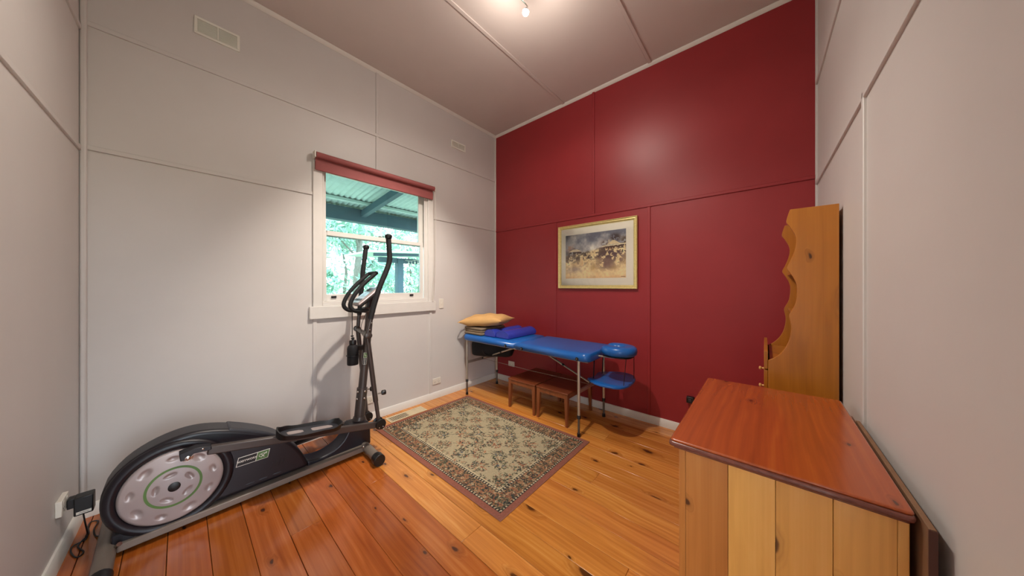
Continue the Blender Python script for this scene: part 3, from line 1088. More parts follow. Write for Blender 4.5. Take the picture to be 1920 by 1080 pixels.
MB().tube(spline(cab, 6), .0032, 7).build('cord', M['cable'], pa)

# small black plug on the red wall behind the chest
bp_ = thing('black_plug', (-.525, YR, .335), 'small black plug adaptor low on red wall beside the pine chest', 'adaptor')
MB().box(-.555, -.495, YR - .045, YR - .0, .305, .362).build('body', M['black'], bp_, bevel=.005)
MB().box(-.54, -.51, YR - .05, YR - .044, .32, .347).build('face', M['hous2'], bp_, bevel=.002)

# ================================================================== BLIND
bd = thing('roller_blind', (XW + .05, 1.42, 2.6), 'dusty pink roller blind rolled up above the window', 'blind')
xb = XW + .058
MB().tube([(xb, .803, 2.582), (xb, 2.036, 2.582)], .026, 20).build('roller', M['blind'], bd)
mm = MB().box(xb - .022, xb - .020, .803, 2.030, 2.458, 2.582)
mm.build('fabric', M['blind'], bd, smooth=None)
MB().box(xb - .030, xb - .014, .801, 2.032, 2.452, 2.530).build('bottom_rail', M['blind'], bd, bevel=.004)
for y in (.793, 2.042):
    MB().box(XW + .018, xb + .022, y - .006, y + .006, 2.553, 2.612).build('bracket', M['white'], bd, bevel=.003)
MB().tube(spline([(xb, 2.052, 2.59), (xb + .005, 2.055, 2.2), (xb + .004, 2.052, 1.6), (xb - .004, 2.035, 1.27), (xb - .006, 2.025, 1.235), (xb - .012, 2.022, 1.27), (xb - .012, 2.040, 1.6), (xb - .012, 2.046, 2.2), (xb - .012, 2.046, 2.58)], 6), .0022, 6).build('pull_chain', M['white'], bd)

# ================================================================== WALL VENTS
def wallvent(yc, zc, w, h, label, n):
    r = thing('wall_vent', (XW, yc, zc), label, 'vent', 'wall vents high on the window wall')
    fr = .016
    m_ = MB()
    for a, b, c, d in ((-w / 2, w / 2, -h / 2, -h / 2 + fr), (-w / 2, w / 2, h / 2 - fr, h / 2), (-w / 2, -w / 2 + fr, -h / 2 + fr, h / 2 - fr), (w / 2 - fr, w / 2, -h / 2 + fr, h / 2 - fr), (-.004, .004, -h / 2 + fr, h / 2 - fr)):
        m_.box(XW, XW + .010, yc + a, yc + b, zc + c, zc + d)
    m_.build('frame', M['vent'], r, bevel=.002)
    MB().box(XW, XW + .002, yc - w / 2 + fr, yc + w / 2 - fr, zc - h / 2 + fr, zc + h / 2 - fr).build('backing', M['vent'], r, smooth=None)
    for i in range(n):
        z = zc - h / 2 + fr + (i + .5) * (h - 2 * fr) / n
        MB().obox((XW + .006, yc, z), (0, w / 2 - fr, 0), V(.6, 0, -.45).normalized() * .0042, V(.45, 0, .6).normalized() * .0012).build('slat', M['vent'], r, smooth=None)


wallvent(.186, 3.287, .240, .126, 'white louvred wall vent high on the left above the upper strip', 10)
wallvent(2.452, 3.272, .232, .096, 'white louvred wall vent high near the red wall corner', 8)

# ---- floor register
fv = thing('floor_register', (-2.93, 1.62, 0), 'cream metal floor register with open slots beside the rug', 'vent')
x0, x1, ya_, yb_ = -3.010, -2.868, 1.415, 1.835
m_ = MB()
m_.box(x0, x1, ya_, ya_ + .022, .0, .005)
m_.box(x0, x1, yb_ - .022, yb_, .0, .005)
m_.box(x0, x0 + .024, ya_ + .022, yb_ - .022, .0, .005)
m_.box(x1 - .024, x1, ya_ + .022, yb_ - .022, .0, .005)
m_.build('frame', M['cream'], fv, bevel=.0015, seg=1)
MB().box(x0 + .02, x1 - .02, ya_ + .02, 1.628, .0004, .0012).build('duct', M['black'], fv, smooth=None)
MB().box(x0 + .02, x1 - .02, 1.628, yb_ - .02, .0004, .0022).build('damper', M['cream'], fv, smooth=None)
nb = 20
for i in range(nb):
    y = ya_ + .022 + (i + .5) * (yb_ - ya_ - .044) / nb
    MB().box(x0 + .024, x1 - .024, y - .003, y + .003, .0014, .0025).build('bar', M['cream'], fv, smooth=None)
for xx in (x0 + .055, x1 - .055):
    MB().box(xx - .003, xx + .003, ya_ + .022, yb_ - .022, .0016, .0027).build('bar', M['cream'], fv, smooth=None)

# ================================================================== RUG
def grid_mesh(name, nx, ny, fpos, colors, mat, parent=None):
    me = bpy.data.meshes.new(name)
    us = np.linspace(0, 1, nx)
    vs = np.linspace(0, 1, ny)
    U, Vv = np.meshgrid(us, vs)
    co = fpos(U.ravel(), Vv.ravel())
    me.vertices.add(nx * ny)
    me.vertices.foreach_set('co', np.asarray(co, dtype=np.float32).ravel())
    idx = np.arange(nx * ny).reshape(ny, nx)
    q = np.stack([idx[:-1, :-1], idx[:-1, 1:], idx[1:, 1:], idx[1:, :-1]], -1).reshape(-1, 4)
    me.loops.add(q.size)
    me.loops.foreach_set('vertex_index', q.ravel().astype(np.int32))
    me.polygons.add(len(q))
    me.polygons.foreach_set('loop_start', (np.arange(len(q)) * 4).astype(np.int32))
    me.update(calc_edges=True)
    me.validate()
    at = me.attributes.new('col', 'FLOAT_COLOR', 'POINT')
    c = np.ones((nx * ny, 4), np.float32)
    c[:, :3] = colors.reshape(-1, 3)
    at.data.foreach_set('color', c.ravel())
    return link(name, me, mat, parent)


def s2l(a):
    a = np.asarray(a, float) / 255
    return np.where(a <= .04045, a / 12.92, ((a + .055) / 1.055) ** 2.4)


nr = np.random.RandomState(5)
RX0, RX1, RY0, RY1 = -2.845, -1.182, 1.250, 2.405
NXr, NYr = 420, 292
ru = np.linspace(0, RX1 - RX0, NXr)
rv = np.linspace(0, RY1 - RY0, NYr)
U, Vg = np.meshgrid(ru, rv)
Wt, Ht = RX1 - RX0, RY1 - RY0
edge = np.minimum(np.minimum(U, Wt - U), np.minimum(Vg, Ht - Vg))
img = np.zeros((NYr, NXr, 3))
img[:] = (160, 148, 120)
B_IN = .178
img[edge < B_IN] = (142, 110, 82)
img[edge < .036] = (138, 88, 74)


def leaf(u, v, a, l, w, colr):
    i0, i1 = np.searchsorted(ru, [u - l, u + l])
    j0, j1 = np.searchsorted(rv, [v - l, v + l])
    du, dv = U[j0:j1, i0:i1] - u, Vg[j0:j1, i0:i1] - v
    p = du * math.cos(a) + dv * math.sin(a)
    q = -du * math.sin(a) + dv * math.cos(a)
    mk = (p / l) ** 2 + (q / w) ** 2 < 1
    img[j0:j1, i0:i1][mk] = colr


DK = [(58, 62, 60), (66, 70, 62), (50, 54, 56), (84, 88, 68), (74, 66, 52)]
WM = [(150, 100, 74), (138, 88, 68), (164, 122, 92), (180, 162, 130)]


def sprig(u, v, rad, n, warm=.3, rot=None):
    for s in range(n):
        a = nr.rand() * 6.283 if rot is None else rot + nr.randn() * .7
        r = rad * (.15 + .85 * math.sqrt(nr.rand()))
        x, y = u + r * math.cos(a), v + r * math.sin(a) * .8
        cl = DK[nr.randint(len(DK))]
        if nr.rand() < warm:
            cl = WM[nr.randint(len(WM))]
        leaf(x, y, a + nr.randn() * .8, .0065 + .008 * nr.rand(), .0026 + .0018 * nr.rand(), cl)


# outer and inner guard stripes: dark with pale dots
for lo, hi in ((.036, .058), (.158, .180)):
    mk = (edge >= lo) & (edge < hi)
    img[mk] = (44, 44, 44)
    ph = (np.where(np.minimum(U, Wt - U) < np.minimum(Vg, Ht - Vg), Vg, U) / .024) % 1
    mid = np.abs(edge - (lo + hi) / 2) < .0065
    img[mk & mid & (ph < .55)] = (182, 168, 140)
img[(edge >= .180) & (edge < .187)] = (186, 172, 140)
# border vine: dense small flowers
L_per = 0
for side_ in range(4):
    ln = Wt if side_ % 2 == 0 else Ht
    k = int(ln / .020)
    for i in range(k):
        t = (i + .5) / k * ln
        for d in (.070, .088, .108, .128, .146):
            e = d + nr.randn() * .006
            u, v = {0: (t, e), 2: (t, Ht - e), 1: (e, t), 3: (Wt - e, t)}[side_]
            if min(u, Wt - u, v, Ht - v) < .062:
                continue
            ring_ = (i % 4 == 0)
            if ring_:
                leaf(u, v, 0, .010, .0085, WM[nr.randint(len(WM))])
                leaf(u, v, 0, .0045, .004, DK[nr.randint(len(DK))])
            else:
                sprig(u, v, .014, 4, .22)
# field: diagonal lattice of floral sprays
cxs, cys = Wt / 2, Ht / 2
for i in range(-7, 8):
    for j in range(-7, 8):
        if (i + j) % 2:
            continue
        u, v = cxs + i * .118, cys + j * .098
        e = min(u, Wt - u, v, Ht - v)
        if e < .205:
            continue
        big = (i == 0 and j == 0)
        kd = (i // 2 + j) % 3
        rad = .098 if big else .076
        for w_ in range(5):
            a = w_ * 1.257 + nr.rand()
            for s in range(3):
                r = rad * (s + 1) / 3
                leaf(u + r * math.cos(a), v + r * math.sin(a) * .8, a, .012, .0022, DK[nr.randint(3)])
        sprig(u + nr.randn() * .012, v + nr.randn() * .012, rad, 110 if big else 78, (.12, .4, .25)[kd])
        for w_ in range(3):
            a = nr.rand() * 6.28
            leaf(u + .02 * math.cos(a), v + .02 * math.sin(a), 0, .010, .009, [(92, 96, 100), (158, 104, 74), (140, 120, 92)][kd])
            leaf(u + .02 * math.cos(a), v + .02 * math.sin(a), 0, .004, .004, DK[0])
# corner and edge sprays inside the field
for t in np.arange(.23, Wt - .2, .042):
    for v in (.212, Ht - .212):
        sprig(t, v + nr.randn() * .008, .022, 4, .3)
for t in np.arange(.23, Ht - .2, .042):
    for u in (.212, Wt - .212):
        sprig(u + nr.randn() * .008, t, .022, 4, .3)
for u in (.23, Wt - .23):
    for v in (.23, Ht - .23):
        sprig(u, v, .055, 26, .3)
img = img * (1 + nr.randn(NYr, NXr, 1) * .05)
rug = thing('floral_rug', ((RX0 + RX1) / 2, (RY0 + RY1) / 2, 0), 'beige floral rug with rose border lying on the floor', 'rug')
grid_mesh('woven_top', NXr, NYr, lambda u, v: np.stack([RX0 + u * Wt, RY0 + v * Ht, .0085 + 0 * u], -1), s2l(np.clip(img, 0, 255)), M['rug'], rug)
MB().box(RX0 - .003, RX1 + .003, RY0 - .003, RY1 + .003, .0005, .0078).build('backing', M['rugside'], rug, bevel=.002)
# ================================================================== MASSAGE TABLE
TZ = .785
mt_ = thing('massage_table', (-2.07, 2.70, 0), 'blue vinyl portable massage table on aluminium legs by the red wall', 'massage table')
TY0, TY1, TX0, TX1, TXM = 2.395, 3.015, -2.945, -1.195, -2.070


def rounded(x0, x1, y0, y1, r, n=6, corners=(1, 1, 1, 1)):
    pts = []
    for (cx_, cy_, a0, on) in ((x1 - r, y1 - r, 0, corners[0]), (x0 + r, y1 - r, 90, corners[1]), (x0 + r, y0 + r, 180, corners[2]), (x1 - r, y0 + r, 270, corners[3])):
        if on:
            for i in range(n + 1):
                a = R(a0 + 90 * i / n)
                pts.append((cx_ + r * math.cos(a), cy_ + r * math.sin(a)))
        else:
            sx, sy = (1 if a0 in (0, 270) else -1), (1 if a0 in (0, 90) else -1)
            pts.append((cx_ + sx * r, cy_ + sy * r))
    return pts


def cushion(name, poly, z0, z1, mat, parent, dome=.012, edge=.028):
    """vinyl pad: rolled rim and slightly domed top"""
    cx_ = sum(p[0] for p in poly) / len(poly)
    cy_ = sum(p[1] for p in poly) / len(poly)
    ex_ = (max(p[0] for p in poly) - min(p[0] for p in poly)) / 2
    ey_ = (max(p[1] for p in poly) - min(p[1] for p in poly)) / 2
    rings = []
    h = z1 - z0
    for i in range(7):
        a = R(-90 + 180 * i / 6)
        ins = edge * (1 - math.cos(a)) * (.8 if i < 3 else 1)
        rings.append((ins, z0 + h * .5 + h * .5 * math.sin(a) - (dome if i > 3 else 0) * (i > 3) * .3))
    rings += [(edge * 2.2, z1 - dome * .12), (edge * 4, z1)]
    vs, fs = [], []
    n_ = len(poly)
    for ins, z in rings:
        for (x, y) in poly:
            vs.append((cx_ + (x - cx_) * (1 - ins / ex_), cy_ + (y - cy_) * (1 - ins / ey_), z))
    for i in range(len(rings) - 1):
        for k in range(n_):
            l = (k + 1) % n_
            fs.append((i * n_ + k, i * n_ + l, (i + 1) * n_ + l, (i + 1) * n_ + k))
    fs.append(tuple(range(n_)))
    fs.append(tuple(range((len(rings) - 1) * n_, len(rings) * n_)))
    me = MB().add(vs, fs).mesh(name)
    me.shade_smooth()
    return link(name, me, M[mat], parent)


cushion('padded_top', rounded(TX0, TXM - .002, TY0, TY1, .06, corners=(0, 1, 1, 0)), .702, TZ, 'blue', mt_, edge=.034)
cushion('padded_top', rounded(TXM + .002, TX1, TY0, TY1, .06, corners=(1, 0, 0, 1)), .702, TZ, 'blue', mt_, edge=.034)
for x0_, x1_ in ((TX0 + .03, TXM - .01), (TXM + .01, TX1 - .03)):
    m_ = MB()
    m_.box(x0_, x1_, TY0 + .070, TY0 + .090, .686, .712)
    m_.box(x0_, x1_, TY1 - .090, TY1 - .070, .686, .712)
    m_.box(x0_, x0_ + .02, TY0 + .090, TY1 - .090, .686, .712)
    m_.box(x1_ - .02, x1_, TY0 + .090, TY1 - .090, .686, .712)
    m_.build('frame_rail', M['alu'], mt_, bevel=.003)
for x in (-2.19, -1.955, -1.300):
    k = MB().lathe([(.017, 0), (.017, .010), (.010, .013)], (x, TY0 + .008, .728), (0, -1, 0), 16).build('corner_knob', M['black'], mt_)
    MB().lathe([(.006, .012), (.006, .016), (.002, .017)], (x, TY0 + .008, .728), (0, -1, 0), 10).build('knob_pin', M['chrome'], k)
for x in (-2.892, -1.300):
    for y in (2.432, 2.984):
        lg = MB().tube([(x, y, .715), (x, y, .175)], .0135, 14).build('leg', M['alu'], mt_)
        MB().tube([(x, y, .19), (x, y, .02)], .0105, 12).build('leg_extension', M['alud'], lg)
        MB().lathe([(.017, 0), (.017, .028), (.014, .032)], (x, y, .168), (0, 0, 1), 14).build('leg_collar', M['black'], lg)
        MB().lathe([(.016, 0), (.017, .004), (.015, .034), (.0115, .036)], (x, y, 0), (0, 0, 1), 14).build('rubber_foot', M['black'], lg)
    MB().bar((x, 2.432, .418), (x, 2.984, .418), .016, .034).build('crossbar', M['alu'], mt_, bevel=.003)
for s, xe in ((-1, -2.878), (1, -1.314)):
    xm = TXM + s * .05
    p, q = V(xm, 2.70, .712), V(xe, 2.70, .425)
    br_ = MB().tube([p, p.lerp(q, .55)], .011, 12).build('brace', M['alu'], mt_)
    MB().tube([p.lerp(q, .5), q], .0085, 12).build('brace_rod', M['alu'], br_)
    MB().tube([p.lerp(q, .54), p.lerp(q, .57)], .0135, 12).build('brace_collar', M['black'], br_)
    MB().lathe([(.012, -.014), (.012, .014)], q, (0, 1, 0), 12).build('brace_pivot', M['black'], br_)
MB().tube([(-2.885, 2.70, .415), (-2.07, 2.70, .408), (-1.305, 2.70, .415)], .0028, 6).build('support_cable', M['redwire'], mt_)
# face cradle
fc = []
nseg = 34
for i in range(nseg):
    a = R(200 + 320 * i / (nseg - 1))
    fc.append(a)
hcx, hcy, hz = -1.035, 2.70, .800
vs, fs = [], []
K = 14
for i, a in enumerate(fc):
    c = V(hcx + .105 * math.cos(a + math.pi * 0), hcy + .095 * math.sin(a), hz)
    rad = V(math.cos(a), math.sin(a), 0)
    end = min(i, nseg - 1 - i)
    sc = [.45, .8, .95, 1][min(end, 3)]
    for k in range(K):
        t = 2 * math.pi * k / K
        vs.append(c + rad * (.062 * sc * math.copysign(abs(math.cos(t)) ** .8, math.cos(t))) + V(0, 0, .046 * sc * math.copysign(abs(math.sin(t)) ** .7, math.sin(t))))
for i in range(nseg - 1):
    for k in range(K):
        l = (k + 1) % K
        fs.append((i * K + k, i * K + l, (i + 1) * K + l, (i + 1) * K + k))
fs.append(tuple(range(K)))
fs.append(tuple(range((nseg - 1) * K, nseg * K)))
hr_ = MB().add(vs, fs).build('face_cradle', M['blue'], mt_, smooth=70)
MB().prism(rounded(-1.17, -.90, 2.58, 2.82, .1), 'z', .744, .755).build('cradle_plate', M['black'], mt_, bevel=.003)
for y in (2.63, 2.77):
    MB().tube([(-1.26, y, .728), (-1.05, y, .738), (-1.0, y, .748)], .009, 10).build('cradle_rod', M['alu'], mt_)
# arm sling
ring = spline([V(-1.285, 2.58, 0), V(-1.20, 2.505, 0), V(-1.08, 2.455, 0), V(-.955, 2.47, 0), V(-.895, 2.56, 0), V(-.885, 2.70, 0), V(-.895, 2.84, 0), V(-.955, 2.93, 0), V(-1.08, 2.945, 0), V(-1.20, 2.895, 0), V(-1.285, 2.82, 0), V(-1.265, 2.70, 0), V(-1.285, 2.58, 0)], 4)[:-1]
sz = lambda x, y: .500 + .30 * (y - 2.70) ** 2 + .10 * (x + 1.08) ** 2
vs, fs = [], []
cx_, cy_ = -1.08, 2.70
ring = [V(-1.285 + (p.x + 1.285) * .92, p.y, 0) for p in ring]
lev = [1.0, 1.01, .97, .6, .02]
hh = [-.012, 0, .010, .011, .011]
n_ = len(ring)
for lv, h_ in zip(lev, hh):
    for p in ring:
        x, y = cx_ + (p.x - cx_) * lv, cy_ + (p.y - cy_) * lv
        vs.append((x, y, sz(x, y) + h_))
for x_ in ring:
    x, y = cx_ + (x_.x - cx_) * .02, cy_ + (x_.y - cy_) * .02
    vs.append((x, y, sz(x, y) - .012))
for i in range(4):
    for k in range(n_):
        l = (k + 1) % n_
        fs.append((i * n_ + k, i * n_ + l, (i + 1) * n_ + l, (i + 1) * n_ + k))
for k in range(n_):
    l = (k + 1) % n_
    fs.append((5 * n_ + k, 5 * n_ + l, l, k))
fs.append(tuple(range(4 * n_, 5 * n_)))
fs.append(tuple(range(5 * n_, 6 * n_)))
sl = MB().add(vs, fs).build('arm_sling', M['blue'], mt_, smooth=60)
for (a, b) in (((-1.225, 2.60, .735), (-1.235, 2.60, .512)), ((-1.225, 2.80, .735), (-1.235, 2.80, .512)), ((-.925, 2.60, .765), (-.938, 2.57, .512)), ((-.925, 2.80, .765), (-.938, 2.84, .512))):
    MB().bar(a, b, .022 if a[0] < -1.1 else .012, .002, (0, 1, 0)).build('strap', M['blackf'], mt_, smooth=None)
for y in (2.57, 2.84):
    MB().ellipsoid((-.936, y, .52), .005, .005, .004, 8, 5).build('strap_rivet', M['chrome'], sl)

# carry bag slung under the table, resting on the crossbar
bag = thing('carry_bag', (-2.73, 2.70, .436), 'black nylon carry bag resting on the crossbar under the massage table', 'bag')
me = MB()
vs, fs = [], []
nu, nv = 22, 16
for i in range(nu + 1):
    u = -1 + 2 * i / nu
    for k in range(nv):
        t = 2 * math.pi * k / nv
        pr = (1 - abs(u) ** 5) ** (1 / 3)
        c_, s_ = math.cos(t), math.sin(t)
        yy = .185 * pr * math.copysign(abs(c_) ** .45, c_)
        zz = .118 * (.25 + .75 * pr) * math.copysign(abs(s_) ** .5, s_) * (1 + .04 * math.sin(7 * u + 2 * t))
        if s_ < -.3:
            zz = max(zz, -.118)
        vs.append((.295 * u, yy * .62, zz))
for i in range(nu):
    for k in range(nv):
        l = (k + 1) % nv
        fs.append((i * nv + k, i * nv + l, (i + 1) * nv + l, (i + 1) * nv + k))
fs.append(tuple(range(nv)))
fs.append(tuple(range(nu * nv, (nu + 1) * nv)))
bmx = Matrix.Translation((-2.765, 2.775, .574)) @ Matrix.Rotation(R(33), 4, 'Z')
vs = [bmx @ Vector(p) for p in vs]
bb = me.add(vs, fs).build('body', M['blackf'], bag, smooth=80)
MB().tube(spline([bmx @ V(-.12, -.108, -.02), bmx @ V(-.06, -.118, -.085), bmx @ V(.05, -.118, -.085), bmx @ V(.11, -.108, -.02)], 5), .008, 6).build('handle', M['black'], bag)
MB().tube([bmx @ V(-.24, -.09, .07), bmx @ V(0, -.113, .075), bmx @ V(.24, -.09, .07)], .004, 6).build('zip', M['black'], bag)

# folded blanket, pillow, bolsters on the table
bk = thing('folded_blanket', (-2.74, 2.65, TZ), 'grey brown folded blanket under the tan pillow', 'blanket')
for i, (ins, zz) in enumerate(((0, 0), (.008, .030), (.004, .060))):
    mm = MB().box(-2.945 + ins, -2.615 - ins, 2.425 + ins, 2.86, TZ + zz + .001, TZ + zz + .031)
    mm.build('fold', M['towel'], bk, bevel=.013, seg=4)


def pillow(name, c, hx, hy, hz, rot, tilt, mat, label):
    r = thing(name, c, label, 'pillow')
    n_ = 28
    vs, fs = [], []
    for sgn in (1, -1):
        for i in range(n_ + 1):
            for j in range(n_ + 1):
                u, v = -1 + 2 * i / n_, -1 + 2 * j / n_
                f = max(0, (1 - abs(u) ** 2.6)) ** .55 * max(0, (1 - abs(v) ** 2.6)) ** .55
                k = 1 - .07 * (abs(v) ** 2) * (1 - abs(u) ** 6)
                k2 = 1 - .09 * (abs(u) ** 2) * (1 - abs(v) ** 6)
                x, y = hx * u * k2 * 1.0, hy * v * k
                wr = .006 * math.sin(9 * u + 4 * v) * f + .004 * math.sin(17 * v - 5 * u) * f
                z = sgn * (hz * f) + wr - (.35 * hz * (abs(u) ** 3) if sgn > 0 else .0) * 0
                if sgn < 0:
                    z = max(z, -hz * .72)
                vs.append((x, y, z))
    b_ = (n_ + 1) ** 2
    for i in range(n_):
        for j in range(n_):
            a = i * (n_ + 1) + j
            q = (a, a + n_ + 1, a + n_ + 2, a + 1)
            fs.append(q)
            fs.append(tuple(b_ + t for t in reversed(q)))
    mtx = Matrix.Translation(c) @ Matrix.Rotation(rot, 4, 'Z') @ Matrix.Rotation(tilt, 4, 'Y')
    m_ = MB().add([mtx @ Vector(p) for p in vs], fs)
    m_.build('pillowcase', M[mat], r, smooth=75)
    # open hem at one end
    hem = [mtx @ V(-hx * (.985 - .02 * math.sin(3 * v)), hy * v * .9, .006 * math.sin(8 * v) + .006) for v in [-1 + i / 8 for i in range(17)]]
    MB().tube(hem, .006, 6).build('hem', M[mat], r)
    return r


pillow('pillow', (-2.735, 2.63, TZ + .166), .315, .215, .082, R(18), R(-4), 'tan', 'tan cotton pillow lying on the folded blanket')


def bolster(x0, x1, y0, y1, h, label):
    r = thing('half_round_bolster', ((x0 + x1) / 2, (y0 + y1) / 2, TZ), label, 'bolster', 'half round bolsters on the massage table')
    xc, rx = (x0 + x1) / 2, (x1 - x0) / 2
    prof = [(xc + rx * math.cos(R(a)), TZ + .001 + .022 + (h - .022) * math.sin(R(a)) ** .85) for a in range(0, 181, 12)]
    prof = [(x1, TZ + .001)] + prof + [(x0, TZ + .001)]
    MB().prism(prof, 'y', y0, y1).build('vinyl_cover', M['blue2'], r, bevel=.008, seg=3)
    for y in (y0 + .001, y1 - .001):
        MB().tube([(p[0] * 1.0, y, p[1] - .001) for p in prof[1:-1]], .0028, 6).build('piping', M['blue2'], r)


bolster(-2.405, -2.205, 2.465, 2.995, .088, 'violet blue half round bolster nearest the table fold')
bolster(-2.59, -2.412, 2.455, 2.985, .085, 'violet blue half round bolster between blanket and other bolster')

# ================================================================== STOOLS
def stool(x0, x1, label):
    y0_, y1_, h = 2.500, 3.050, .335
    r = thing('wooden_stool', ((x0 + x1) / 2, (y0_ + y1_) / 2, 0), label, 'stool', 'low stools under the massage table')
    MB().box(x0, x1, y0_, y1_, h - .018, h).build('seat', M['stool'], r, bevel=.004)
    a = .030
    for (xa, xb, ya, yb) in ((x0 + .03, x1 - .03, y0_ + .008, y0_ + .024), (x0 + .03, x1 - .03, y1_ - .024, y1_ - .008), (x0 + .008, x0 + .024, y0_ + .03, y1_ - .03), (x1 - .024, x1 - .008, y0_ + .03, y1_ - .03)):
        MB().box(xa, xb, ya, yb, h - .060, h - .018).build('apron', M['stoolleg'], r, bevel=.002)
    for sx, xx in ((1, x0), (-1, x1)):
        for sy, yy in ((1, y0_), (-1, y1_)):
            ox, oy = xx + sx * .004, yy + sy * .004
            t0, t1 = .038, .024
            vs = []
            for z, t in ((0, t1), (h - .07, t0), (h - .0182, t0)):
                dx = 0
                vs += [(ox, oy, z), (ox + sx * t, oy, z), (ox + sx * t, oy + sy * t, z), (ox, oy + sy * t, z)]
            fs = [(0, 1, 2, 3), (8, 9, 10, 11)] + [(i * 4 + k, i * 4 + (k + 1) % 4, i * 4 + 4 + (k + 1) % 4, i * 4 + 4 + k) for i in (0, 1) for k in range(4)]
            MB().add(vs, fs).build('leg', M['stoolleg'], r, bevel=.002)


stool(-2.245, -1.862, 'low brown wooden stool farther under the massage table')
stool(-1.842, -1.458, 'low brown wooden stool nearer the massage table headrest')

# ================================================================== PICTURE
pic = thing('framed_picture', (-1.49, YR, 1.37), 'gold framed watercolour landscape hanging on the red wall', 'picture')
PX0, PX1, PZ0, PZ1 = -1.962, -1.003, 1.368, 2.136
yf = YR - .010
fw_ = .040
prof = [(0, 0), (0, -.024), (.006, -.028), (.016, -.020), (.024, -.022), (.032, -.012), (fw_, -.010), (fw_, 0)]
m_ = MB()
for (ax, c0, c1, sgn) in (('b', 0, 0, 0), ('t', 0, 0, 0), ('l', 0, 0, 0), ('r', 0, 0, 0)):
    vs = []
    for e_ in (0, 1):
        for (w, d_) in prof:
            if ax == 'b':
                p = ((PX0 + w) if e_ == 0 else (PX1 - w), yf + d_, PZ0 + w)
            elif ax == 't':
                p = ((PX0 + w) if e_ == 0 else (PX1 - w), yf + d_, PZ1 - w)
            elif ax == 'l':
                p = (PX0 + w, yf + d_, (PZ0 + w) if e_ == 0 else (PZ1 - w))
            else:
                p = (PX1 - w, yf + d_, (PZ0 + w) if e_ == 0 else (PZ1 - w))
            vs.append(p)
    n_ = len(prof)
    fs = [(k, (k + 1) % n_, (k + 1) % n_ + n_, k + n_) for k in range(n_)] + [tuple(range(n_)), tuple(range(n_, 2 * n_))]
    MB().add(vs, fs).build('frame_moulding', M['gold'], pic, smooth=None)
AX0, AX1, AZ0, AZ1 = -1.862, -1.122, 1.490, 2.018
m_ = MB()
ym = yf - .006
for (a, b, c, d_) in ((PX0 + .036, PX1 - .036, PZ0 + .036, AZ0), (PX0 + .036, PX1 - .036, AZ1, PZ1 - .036), (PX0 + .036, AX0, AZ0, AZ1), (AX1, PX1 - .036, AZ0, AZ1)):
    m_.box(a, b, ym - .002, ym, c, d_)
m_.build('mount_board', M['mat'], pic, smooth=None)
MB().box(PX0 + .03, PX1 - .03, yf - .004, yf, PZ0 + .03, PZ1 - .03).build('backing', M['brownb'], pic, smooth=None)
MB().box(PX0 + .037, PX1 - .037, ym - .0075, ym - .0060, PZ0 + .037, PZ1 - .037).build('picture_glass', M['pglass'], pic, smooth=None)


def fbm(nx, ny, sc, seed, octv=5, asp=1.4):
    r_ = np.random.RandomState(seed)
    out_ = np.zeros((ny, nx))
    amp = 1.
    for o_ in range(octv):
        k = sc * 2 ** o_
        gx, gy = int(k * asp) + 3, int(k) + 3
        g_ = r_.rand(gy, gx)
        xs = np.linspace(0, k * asp, nx)
        ys = np.linspace(0, k, ny)
        xi, yi = xs.astype(int), ys.astype(int)
        xf, yf_ = xs - xi, ys - yi
        xf, yf_ = xf * xf * (3 - 2 * xf), yf_ * yf_ * (3 - 2 * yf_)
        a = g_[yi][:, xi] * (1 - xf) + g_[yi][:, xi + 1] * xf
        b = g_[yi + 1][:, xi] * (1 - xf) + g_[yi + 1][:, xi + 1] * xf
        out_ += amp * (a * (1 - yf_[:, None]) + b * yf_[:, None])
        amp *= .55
    return (out_ - out_.min()) / (out_.max() - out_.min())


NA, NB = 300, 214
uu, vv = np.meshgrid(np.linspace(0, 1, NA), np.linspace(0, 1, NB))     # v = 0 at the top
A = np.zeros((NB, NA, 3))
n1, n2, n3, n4 = fbm(NA, NB, 3, 1), fbm(NA, NB, 9, 2), fbm(NA, NB, 22, 3), fbm(NA, NB, 5, 4)
mixc = lambda a, b, t: np.asarray(a, float) * (1 - t[..., None]) + np.asarray(b, float) * t[..., None]
sky = mixc((112, 114, 126), (222, 216, 204), np.clip(n1 * 1.9 - .45, 0, 1))
sky = mixc((0, 0, 0), (1, 1, 1), np.ones_like(uu)) * sky
lef = np.clip(1 - uu * 3.2, 0, 1) * np.clip(1 - vv * 4, 0, 1)
sky = sky * (1 - lef[..., None] * .45)
landc = mixc((230, 212, 168), (190, 160, 112), np.clip(n2 * 1.5 - .2, 0, 1))
hor = .44 - .17 * uu + (n4 - .5) * .07
isl = np.clip((vv - hor) / .05, 0, 1)
A = sky * (1 - isl[..., None]) + landc * isl[..., None]


def dab(mask, colr, k=.85):
    global A
    t = np.clip(mask, 0, 1) * k
    A = A * (1 - t[..., None]) + np.asarray(colr, float) * t[..., None]


fence_y = .53 - .22 * uu
bush = np.clip(1 - np.abs(vv - (.56 - .16 * uu)) / .13, 0, 1)
dab(bush * (n2 > .5) * 1.5, (92, 76, 70), .8)
dab(bush * (n3 > .6) * 1.5, (58, 44, 46), .85)
dab(np.clip(1 - np.abs(vv - .66) / .12, 0, 1) * (n3 > .62), (128, 102, 84), .7)
dab(np.clip(1 - np.abs(vv - fence_y) / .055, 0, 1) * (n3 > .47), (72, 58, 54), .8)
dab(np.clip(1 - np.abs(vv - fence_y - .05) / .03, 0, 1) * (n2 > .5), (110, 84, 60), .6)
dab(np.exp(-(((uu - .80) / .20) ** 2 + ((vv - .52) / .14) ** 2)) * (n2 > .45) * 1.2, (84, 62, 68), .85)
dab(np.exp(-(((uu - .70) / .12) ** 2 + ((vv - .70) / .13) ** 2)) * (n2 > .42), (112, 84, 82), .8)
